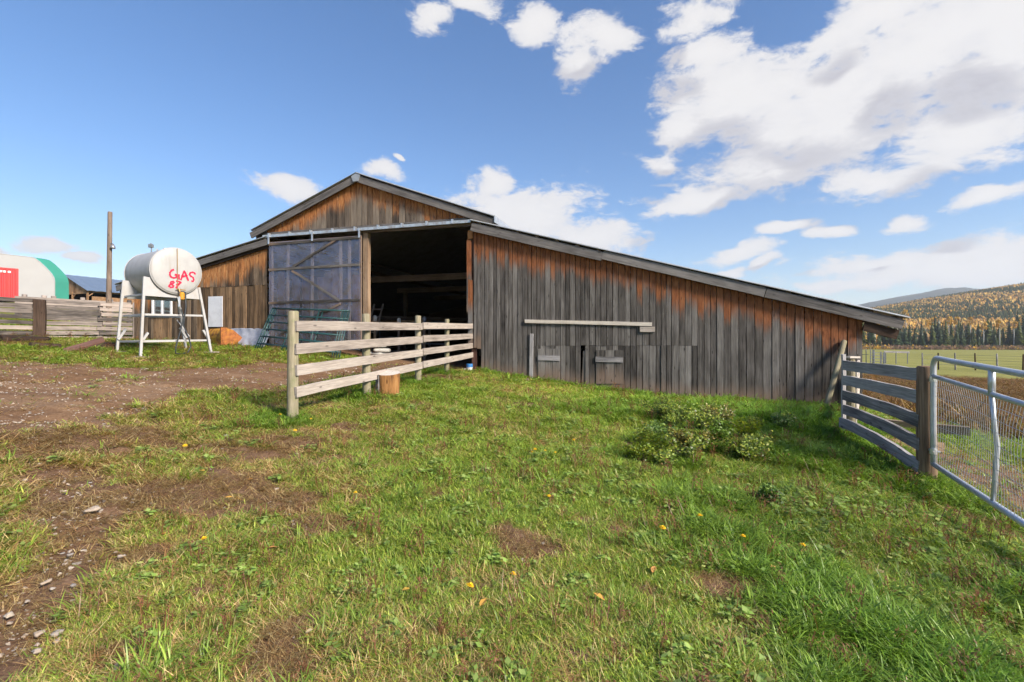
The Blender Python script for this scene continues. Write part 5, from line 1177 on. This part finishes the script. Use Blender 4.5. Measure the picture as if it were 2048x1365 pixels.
# ------------------------------------------------------------------ field fence and pen
def field_things():
    pts = [(1845, 738, 46), (1877, 741, 46), (1911, 744, 46), (1951, 748, 45), (1995, 752, 43), (2046, 756, 41), (2110, 762, 39)]
    b = W(pts[0][0], 720, pts[0][2]); o = Vector((b.x, b.y, gz1(b.x, b.y))); E = empty('wire_fence', o, 0, 'wire fence with slim posts crossing the green field', 'fence'); tops = []
    for i, (px, py, Z) in enumerate(pts):
        p = W(px, 705, Z); g_ = gz1(p.x, p.y); q = Vector((p.x, p.y, g_)) - o; pole('post', q - Vector((0, 0, .3)), q + Vector((random.uniform(-.08, .08), 0, 1.6)), .065, .055, 'wood_grey' if i % 2 == 0 else 'wood_dark', E, 8, 3); tops.append(q)
    for h in (.5, .95, 1.4): m = MB(); m.tube([t + Vector((0, 0, h)) for t in tops], .008, 4); m.build('wire', 'pen_steel', E)
    # cattle handling pen
    o = W(1760, 712, 60); o = Vector((o.x, o.y, gz1(o.x, o.y))); E = empty('cattle_pen', o, 0, 'small grey steel cattle pen standing at the field edge', 'pen'); sx = 60 / FPX
    X = lambda px: (px - 1760) * sx
    for px, h, y in ((1732, 1.3, 1), (1738, 1.2, 2), (1741, 1.9, 0), (1744, 1.8, 1), (1748, 1.7, 0), (1752, 1.7, .5), (1761, 1.5, 0), (1769, 1.5, 0), (1770, 1.45, .6), (1779, 1.3, 1), (1784, 1.3, 1), (1792, 1.5, 0), (1815, 1.45, 0)):
        m = MB(); m.bar((X(px), y, -.1), (X(px), y, h), .12 if px in (1748, 1769, 1752) else .07, .07, (1, 0, 0)); m.build('upright', 'pen_steel', E)
    for h in (.3, .65, 1.0, 1.35): m = MB(); m.bar((X(1741), 0, h), (X(1769), 0, h), .06, .05); m.build('rail', 'pen_steel', E)
    m = MB(); m.bar((X(1768), 0, 1.5), (X(1819), 0, 1.4), .22, .06); m.build('top_board', 'wood_grey', E); m = MB(); m.bar((X(1731), 1, 1.1), (X(1741), .3, 1.1), .06, .05); m.build('rail', 'pen_steel', E)
field_things()

# ------------------------------------------------------------------ grass, weeds, flowers, leaves
def scatter(name, protos, pts, idx, rot, scl, attrs, label, cat):
    col = bpy.data.collections.new(name + '_kinds')
    for i, me in enumerate(protos):
        o = bpy.data.objects.new('%s_kind_%02d' % (name, i), me); col.objects.link(o)
    me = bpy.data.meshes.new(name); me.vertices.add(len(pts)); me.vertices.foreach_set('co', np.asarray(pts, np.float32).ravel())
    def put(k, typ, arr, prop='value'):
        a = me.attributes.new(k, typ, 'POINT'); a.data.foreach_set(prop, arr)
    put('kind_index', 'INT', np.asarray(idx, np.int32)); put('turn', 'FLOAT_VECTOR', np.asarray(rot, np.float32).ravel(), 'vector'); put('size', 'FLOAT_VECTOR', np.asarray(scl, np.float32).ravel(), 'vector')
    for k, v in attrs.items(): put(k, 'FLOAT', np.asarray(v, np.float32))
    ob = link(name, me); ng = bpy.data.node_groups.new(name + '_nodes', 'GeometryNodeTree')
    ng.interface.new_socket('Geometry', in_out='INPUT', socket_type='NodeSocketGeometry'); ng.interface.new_socket('Geometry', in_out='OUTPUT', socket_type='NodeSocketGeometry')
    g = G(ng); gi = g.n('NodeGroupInput'); go = g.n('NodeGroupOutput')
    def na(k, typ): nd = g.n('GeometryNodeInputNamedAttribute', data_type=typ); nd.inputs['Name'].default_value = k; return nd.outputs['Attribute']
    ci = g.n('GeometryNodeCollectionInfo', transform_space='ORIGINAL'); ci.inputs['Collection'].default_value = col; ci.inputs['Separate Children'].default_value = True; ci.inputs['Reset Children'].default_value = True
    ip = g.n('GeometryNodeInstanceOnPoints'); L = ng.links.new
    L(gi.outputs[0], ip.inputs['Points']); L(ci.outputs[0], ip.inputs['Instance']); ip.inputs['Pick Instance'].default_value = True
    L(na('kind_index', 'INT'), ip.inputs['Instance Index'])
    er = g.n('FunctionNodeEulerToRotation'); L(na('turn', 'FLOAT_VECTOR'), er.inputs[0]); L(er.outputs[0], ip.inputs['Rotation']); L(na('size', 'FLOAT_VECTOR'), ip.inputs['Scale'])
    L(ip.outputs[0], go.inputs[0]); md = ob.modifiers.new('scatter', 'NODES'); md.node_group = ng
    return tag(ob, label, cat, kind='stuff')

def blade(V, F, C, p, az, L, w, lean, curl, col, al, seg=3):
    d = Vector((math.cos(az), math.sin(az), 0)); sd = Vector((-d.y, d.x, 0)); b = len(V); pos = Vector(p); ang = lean
    for i in range(seg):
        ww = w * (1 - .55 * i / seg); V += [tuple(pos + sd * ww), tuple(pos - sd * ww)]; C += [(*col, al)] * 2
        pos = pos + (d * math.sin(ang) + Vector((0, 0, math.cos(ang)))) * (L / seg); ang += curl / seg
    V.append(tuple(pos)); C.append((*col, al))
    for i in range(seg - 1): F.append((b + 2 * i, b + 2 * i + 1, b + 2 * i + 3, b + 2 * i + 2))
    F.append((b + 2 * seg - 2, b + 2 * seg - 1, b + 2 * seg))
def grass_proto(kind, seed):
    rg = random.Random(seed * 31 + 5); V = []; F = []; C = []
    if kind == 'short':
        for i in range(30):
            r = rg.uniform(0, .085); a = rg.uniform(0, 6.28); k = rg.uniform(.7, 1.3); c = rg.choice(((.215, .325, .042), (.28, .375, .05), (.36, .405, .065), (.165, .285, .039)))
            blade(V, F, C, (r * math.cos(a), r * math.sin(a), -.012), rg.uniform(0, 6.28), rg.uniform(.028, .070), rg.uniform(.0017, .0031), rg.uniform(.4, 1.2), rg.uniform(.3, 1.1), [x * k for x in c], rg.random())
    elif kind == 'tall':
        for i in range(26):
            r = rg.uniform(0, .08); a = rg.uniform(0, 6.28); k = rg.uniform(.7, 1.25); c = rg.choice(((0.195, 0.294, 0.037), (0.249, 0.343, 0.046), (0.16, 0.245, 0.037)))
            blade(V, F, C, (r * math.cos(a), r * math.sin(a), -.01), a + rg.uniform(-1.4, 1.4), rg.uniform(.06, .15), rg.uniform(.0022, .0040), rg.uniform(.3, .9), rg.uniform(.5, 1.5), [x * k for x in c], rg.random() * .6 + .4, 4)
    elif kind == 'straw':
        for i in range(22):
            r = rg.uniform(0, .09); a = rg.uniform(0, 6.28); k = rg.uniform(.6, 1.2); c = rg.choice(((0.653, 0.476, 0.213), (0.511, 0.326, 0.138), (0.738, 0.571, 0.288), (0.355, 0.19, 0.081)))
            blade(V, F, C, (r * math.cos(a), r * math.sin(a), -.004), rg.uniform(0, 6.28), rg.uniform(.05, .13), rg.uniform(.0012, .0022), rg.uniform(1.0, 1.5), rg.uniform(-.1, .3), [x * k for x in c], 1.0)
    elif kind == 'leafy':
        for i in range(13):
            r = rg.uniform(0, .07); a = rg.uniform(0, 6.28); k = rg.uniform(.7, 1.3); c = rg.choice(((.19, .29, .06), (.25, .33, .09), (.33, .36, .11)))
            L = rg.uniform(.018, .04); w = L * rg.uniform(.28, .42); az = rg.uniform(0, 6.28); d = Vector((math.cos(az), math.sin(az), rg.uniform(-.2, .5))).normalized(); sd = Vector((-math.sin(az), math.cos(az), rg.uniform(-.3, .3))).normalized()
            p = Vector((r * math.cos(a), r * math.sin(a), rg.uniform(.01, .045))); b = len(V); V += [tuple(p), tuple(p + d * L * .45 + sd * w), tuple(p + d * L), tuple(p + d * L * .45 - sd * w)]; F.append((b, b + 1, b + 2, b + 3)); C += [(c[0] * k, c[1] * k, c[2] * k, .9)] * 4
            blade(V, F, C, (p.x * .6, p.y * .6, -.01), math.atan2(p.y, p.x), p.z + .02, .001, .3, .5, (.08, .10, .03), .9, 2)
    elif kind == 'brown':
        for i in range(26):
            r = rg.uniform(0, .22); a = rg.uniform(0, 6.28); k = rg.uniform(.6, 1.25); c = rg.choice(((.27, .15, .065), (.22, .11, .05), (.34, .22, .10), (.16, .09, .05), (.20, .17, .05)))
            blade(V, F, C, (r * math.cos(a), r * math.sin(a), -.02), rg.uniform(0, 6.28), rg.uniform(.22, .52), rg.uniform(.004, .008), rg.uniform(.2, .9), rg.uniform(.1, 1.0), [x * k for x in c], 1.0)
    elif kind == 'stalk':
        for i in range(5):
            r = rg.uniform(0, .05); a = rg.uniform(0, 6.28); c = rg.choice(((.17, .07, .035), (.24, .12, .06))); blade(V, F, C, (r * math.cos(a), r * math.sin(a), -.01), rg.uniform(0, 6.28), rg.uniform(.08, .19), .0022, rg.uniform(0, .4), rg.uniform(-.3, .5), c, 1.0)
            for q in range(5): z = rg.uniform(.05, .14); az = rg.uniform(0, 6.28); blade(V, F, C, (r * math.cos(a), r * math.sin(a), z), az, .022, .003, 1.0, .5, c, 1.0, 2)
    me = mesh_data('grass_kind', V, F, {'col': ('FLOAT_COLOR', C)}); me.materials.append(MATS['grass_blade']); return me
KINDS = ['short'] * 5 + ['tall'] * 3 + ['straw'] * 3 + ['leafy'] * 2 + ['brown'] * 3 + ['stalk'] * 2
PROTOS = [grass_proto(k, i) for i, k in enumerate(KINDS)]
def lawn():
    rng = np.random.default_rng(5)
    Zg = np.linspace(1.35, 24, 3000); rho = np.where(Zg < 3, 1450., 1450 * (3 / Zg) ** 1.35); pdf = rho * Zg; cdf = np.cumsum(pdf); N = int(cdf[-1] * (Zg[1] - Zg[0]) * 2.5); cdf /= cdf[-1]
    Z = np.interp(rng.random(N), cdf, Zg); u = rng.uniform(-1.25, 1.25, N); x = u * Z; y = Z
    M = masks(x, y); s, d = to_barn(x, y)
    dist = np.hypot(x, y); patch = fbm(x, y, 2.6, 4, 91); fine = fbm(x, y, 9, 3, 92)
    keepp = np.clip(1.14 - 1.5 * M['dirt'] + (fine - .5) * .6, 0.0, 1)
    keepp = np.where(M['drive'] > .5, keepp * .25 + .02, np.maximum(keepp, .03))
    keepp = np.where(M['pen'] > .5, np.where(M['brown'] > .4, .0, np.clip(.75 - M['dirt'] * .72, .05, 1)), keepp)
    litter = (M['dirt'] > .55) & (M['drive'] < .4) & (M['pen'] < .5) & (rng.random(N) < .20 + .25 * M['bare'])
    ok = ((rng.random(N) < keepp) | litter) & (M['inside'] < .5) & ~((M['field'] > .5))
    x, y, dist, patch = x[ok], y[ok], dist[ok], patch[ok]; M = {k: v[ok] for k, v in M.items()}; n = len(x); fine = fine[ok]
    r = rng.random(n); r2 = rng.random(n); litter = litter[ok]
    kind = rng.integers(0, 5, n)
    tallp = np.clip(M['lush'] * .68 + .6 * (patch - .6), .01, .9); kind = np.where(r < tallp, rng.integers(5, 8, n), kind)
    strawp = np.clip(.02 + .38 * M['dry'] - .25 * M['lush'] + .35 * M['bare'] + .3 * np.clip(M['dirt'], 0, 1), .03, .75); kind = np.where((r2 < strawp) & (r >= tallp), rng.integers(8, 11, n), kind)
    r3 = rng.random(n); leafp = np.where((x > .3) & (y < 7), .065, .03) * (patch > .45); kind = np.where((r3 < leafp) & (r >= tallp * .5), rng.integers(11, 13, n), kind)
    kind = np.where((r3 > .985) & (M['dry'] < .6), rng.integers(16, 18, n), kind)
    kind = np.where((M['brown'] > rng.random(n)), rng.integers(13, 16, n), kind)
    kind = np.where(litter, rng.integers(8, 11, n), kind)
    z = gz(x, y) - .03 * M['track'] - .02 * M['drive']
    wsc = np.clip((dist / 3.0), 1, 8) ** .55; sc_ = rng.uniform(.75, 1.25, n) * (1 + .35 * (patch - .5))
    sc_ = np.where(litter, sc_ * .75, sc_); hs = sc_ * (1 + .25 * (wsc - 1)) * np.where(kind < 5, 1 - .25 * M['dry'], 1)
    scl = np.column_stack([sc_ * wsc, sc_ * wsc, hs])
    rot = np.column_stack([rng.normal(0, .12, n), rng.normal(0, .12, n), rng.uniform(0, 6.28, n)])
    dry = np.clip(-.02 + .46 * M['dry'] + .5 * (patch - .5) + .3 * M['dirt'] - .3 * ((kind > 4) & (kind < 8)), 0, .95); light = rng.uniform(.85, 1.38, n) * (1 + .25 * M['yellow']) * np.where(litter, .62, 1)
    scatter('grass', PROTOS, np.column_stack([x, y, z]), kind, rot, scl, {'dryness': dry, 'light': light, 'lush': np.clip(M['lush'] + .4 * (rng.random(n) - .5), 0, 1)}, 'short mixed green and dry grass covering the yard', 'grass')
    # brown meadow grass between the pen and the field
    N = 16000; Zb = rng.uniform(9, 50, N); u = rng.uniform(.66, 1.25, N); x = u * Zb; y = Zb; M = masks(x, y); ok = M['brown'] > rng.random(N); x, y = x[ok], y[ok]; n = len(x); d = np.hypot(x, y); w = np.clip(d / 14, 1, 4) ** .7
    sc_ = rng.uniform(.6, 1.15, n); pat = fbm(x, y, .5, 3, 14); scl = np.column_stack([sc_ * w, sc_ * w, sc_ * (.15 + .45 * pat) * np.clip(d / 30, .3, 1.0)])
    scatter('meadow_grass', PROTOS, np.column_stack([x, y, gz(x, y)]), rng.integers(13, 16, n), np.column_stack([rng.normal(0, .1, n), rng.normal(0, .1, n), rng.uniform(0, 6.28, n)]), scl, {'dryness': np.ones(n) * 0, 'light': rng.uniform(.8, 1.25, n), 'lush': np.zeros(n)}, 'tall brown dry grass between the pen and the green field', 'dry grass')
lawn()

def gravel():
    rng = np.random.default_rng(15); meshes = [STONES[k] for k in sorted(STONES)]
    N = 70000; Zd = rng.uniform(1.6, 13, N); u = rng.uniform(-1.25, 1.15, N); x = u * Zd; y = Zd; M = masks(x, y); p = np.where(M['drive'] > .4, .34, .35 * M['track'] + .12 * (M['dirt'] > .6) + .1 * (M['pen'] > .5) * M['dirt']); ok = (rng.random(N) < p) & (M['inside'] < .5)
    x, y = x[ok], y[ok]; n = len(x); d = np.hypot(x, y); sz = rng.gamma(2.0, .0045, n) * (1 + d * .05) + .004; sz = np.minimum(sz, .05)
    scatter('gravel', meshes, np.column_stack([x, y, gz(x, y) - .03 * M['track'][ok] - .02 * M['drive'][ok]]), rng.integers(0, len(meshes), n), np.column_stack([rng.normal(0, .2, n), rng.normal(0, .2, n), rng.uniform(0, 6.28, n)]), np.column_stack([sz, sz * .8, sz * .55]), {}, 'loose gravel scattered over the dirt track and drive', 'gravel')
gravel()

def weeds():
    rg = random.Random(77)
    def bush(seed, h, rad, n, cols):
        r = random.Random(seed); V = []; F = []; C = []; m = MB(); stems = []
        for i in range(9):
            a = r.uniform(0, 6.28); q = r.uniform(.3, 1) * rad; hh = h * r.uniform(.55, 1.0); tip = Vector((q * math.cos(a), q * math.sin(a), hh)); mid = Vector((tip.x * .45, tip.y * .45, hh * .55)); stems.append((mid, tip)); m.tube([(0.02 * math.cos(a), .02 * math.sin(a), -.02), mid, tip], [.006, .004, .002], 4, False)
        for i in range(n):
            mid, tip = r.choice(stems); f = r.random() ** .7; p = (Vector((0, 0, .05)).lerp(mid, f * 2) if f < .5 else mid.lerp(tip, f * 2 - 1)) + Vector((r.gauss(0, .035), r.gauss(0, .035), r.gauss(0, .03)))
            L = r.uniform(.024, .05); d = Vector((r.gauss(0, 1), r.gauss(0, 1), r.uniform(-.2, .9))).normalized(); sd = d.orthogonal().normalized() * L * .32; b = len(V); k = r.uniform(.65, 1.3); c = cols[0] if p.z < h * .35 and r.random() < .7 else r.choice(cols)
            V += [tuple(p), tuple(p + d * L * .5 + sd), tuple(p + d * L), tuple(p + d * L * .5 - sd)]; F.append((b, b + 1, b + 2, b + 3)); C += [(c[0] * k, c[1] * k, c[2] * k, 1)] * 4
        return m, mesh_data('foliage', V, F, {'col': ('FLOAT_COLOR', C)})
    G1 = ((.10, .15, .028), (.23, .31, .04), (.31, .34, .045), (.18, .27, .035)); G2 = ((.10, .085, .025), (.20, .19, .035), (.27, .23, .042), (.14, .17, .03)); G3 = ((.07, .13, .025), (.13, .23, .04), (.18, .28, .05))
    spots = [(1320, 838, .62, G1, 'tall yellow-green weed clump nearest the middle of barn wall'), (1382, 905, .55, G2, 'brownish weed clump standing front of the weed patch'), (1445, 850, .50, G2, 'brown-tipped weed plants rising against the barn boards'),
             (1355, 850, .50, G1, 'yellow-green weed clump in the middle of the weed patch'), (1405, 868, .48, G1, 'round yellow-green weed behind the brownish clump'), (1300, 893, .38, G1, 'low yellow weed at the left end of weed patch'), (1490, 880, .42, G1, 'yellow-green weed at the right end of weed patch'),
             (1520, 905, .32, G1, 'small weed on the slope right of the weed patch'), (1440, 885, .34, G3, 'green leafy weed low in the weed patch'), (1265, 920, .25, G1, 'small low yellow weed left of the patch'), (1360, 790, .28, G3, 'green weed close to the barn sill'),
             (1530, 1010, .18, G3, 'low leafy weed on the lawn before the gate post'), (1330, 930, .24, G1, 'low yellow weed in front of the weed patch')]
    for k in range(16): spots.append((rg.uniform(1285, 1570), rg.uniform(822, 925), rg.uniform(.26, .42), rg.choice((G1, G3, G1)), 'low yellow-green weed among the taller clumps of the weed patch'))
    for i, (px, py, h, cols, lab) in enumerate(spots):
        h *= .66
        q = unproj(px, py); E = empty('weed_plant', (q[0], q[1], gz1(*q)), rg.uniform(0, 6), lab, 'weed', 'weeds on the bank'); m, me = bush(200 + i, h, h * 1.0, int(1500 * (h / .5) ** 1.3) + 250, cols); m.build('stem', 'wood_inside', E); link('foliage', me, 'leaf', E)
    # dandelions
    pts = [(1026, 1182), (940, 1205), (1064, 920), (1070, 914), (1110, 914), (1098, 1007), (1148, 888), (1090, 910), (370, 906), (408, 1100), (711, 1000), (643, 878), (1400, 1062), (1325, 1082), (1486, 1102), (1147, 887), (1606, 1108), (622, 850), (560, 842), (748, 793), (590, 880)]
    V = []; F = []
    for j in range(3):
        for k in range(16):
            a = 2 * math.pi * (k + j * .33) / 16; L = .021 * (1 - .25 * j); up = (.002, .008, .014)[j]; b = len(V); c, s = math.cos(a), math.sin(a); V += [(0, 0, 0), (c * L * .7 - s * .003, s * L * .7 + c * .003, up), (c * L, s * L, up * .8), (c * L * .7 + s * .003, s * L * .7 - c * .003, up)]; F.append((b, b + 1, b + 2, b + 3))
    fm = mesh_data('flower_head', V, F); fm.materials.append(MATS['petal_yellow']); m = MB(); m.tube([(0, 0, -.02), (.004, 0, .05), (0, 0, .1)], .0018, 4, False); sm = mesh_data('stem', m.v, m.f); 
    mt, g = mat('stem_green'); finish(g, principled(g, (.12, .17, .04), .7)); sm.materials.append(mt)
    for i, (px, py) in enumerate(pts):
        q = unproj(px, py + 2); lab = 'small yellow dandelion in the lawn'
        if i == 0: lab = 'biggest yellow dandelion at the bottom centre of the lawn'
        if i == 1: lab = 'yellow dandelion just left of the biggest one'
        E = empty('dandelion', (q[0], q[1], gz1(*q)), rg.uniform(0, 6), lab, 'flower', 'dandelions in the lawn'); k = 1.25 if i < 2 else rg.uniform(.9, 1.35); E.scale = (k, k, k * .75)
        link('stem', sm, None, E); link('flower_head', fm, None, E, (0, 0, .10), (rg.uniform(-.5, .1), rg.uniform(-.3, .3), 0))
    # fallen leaves
    V = [(0, 0, 0), (.012, .012, .004), (.03, .016, .006), (.052, 0, .002), (.03, -.016, .007), (.012, -.012, .003)]; lm = mesh_data('fallen_leaf', V, [(0, 1, 2, 3), (0, 3, 4, 5)])
    mt, g = mat('fallen_leaf'); oi = g.n('ShaderNodeObjectInfo'); finish(g, principled(g, g.ramp(oi.outputs['Random'], [(0, (.50, .30, .05)), (.5, (.42, .20, .06)), (1, (.50, .40, .22))]), .7)); lm.materials.append(mt)
    lp = [(483, 1010), (905, 1245), (1402, 1122), (1210, 1215), (610, 1290), (727, 1025), (700, 870), (450, 1000), (1150, 920), (1640, 920), (1555, 1150), (820, 1190), (560, 1095), (1770, 1150), (1500, 985), (960, 1230), (1690, 1180), (505, 965), (1275, 1010), (860, 830), (1745, 975), (400, 955), (330, 1075), (1790, 1020), (1890, 1190), (1310, 1150)]
    for i, (px, py) in enumerate(lp):
        q = unproj(px, py); o = link('fallen_leaf', lm, None, None, (q[0], q[1], gz1(*q) + .035), (rg.uniform(-.4, .4), rg.uniform(-.4, .4), rg.uniform(0, 6.28))); k = rg.uniform(.8, 1.5); o.scale = (k, k, k); tag(o, 'fallen yellowish leaf lying on the lawn', 'leaf', 'fallen leaves on the lawn')
weeds()

# ------------------------------------------------------------------ air
def haze():
    m, g = mat('haze_air'); v = g.n('ShaderNodeVolumePrincipled', {'Color': (.80, .88, 1.0), 'Density': .00017, 'Anisotropy': .1})
    g.n('ShaderNodeOutputMaterial', {'Volume': v.outputs[0]}); m.cycles.homogeneous_volume = True if hasattr(m.cycles, 'homogeneous_volume') else None
    mb = MB(); lo = Vector((-4700, -500, -16)); hi = Vector((5600, 5600, 345)); mb.box((lo + hi) / 2, hi - lo)
    o = mb.build('haze', 'haze_air'); tag(o, kind='stuff')
haze()
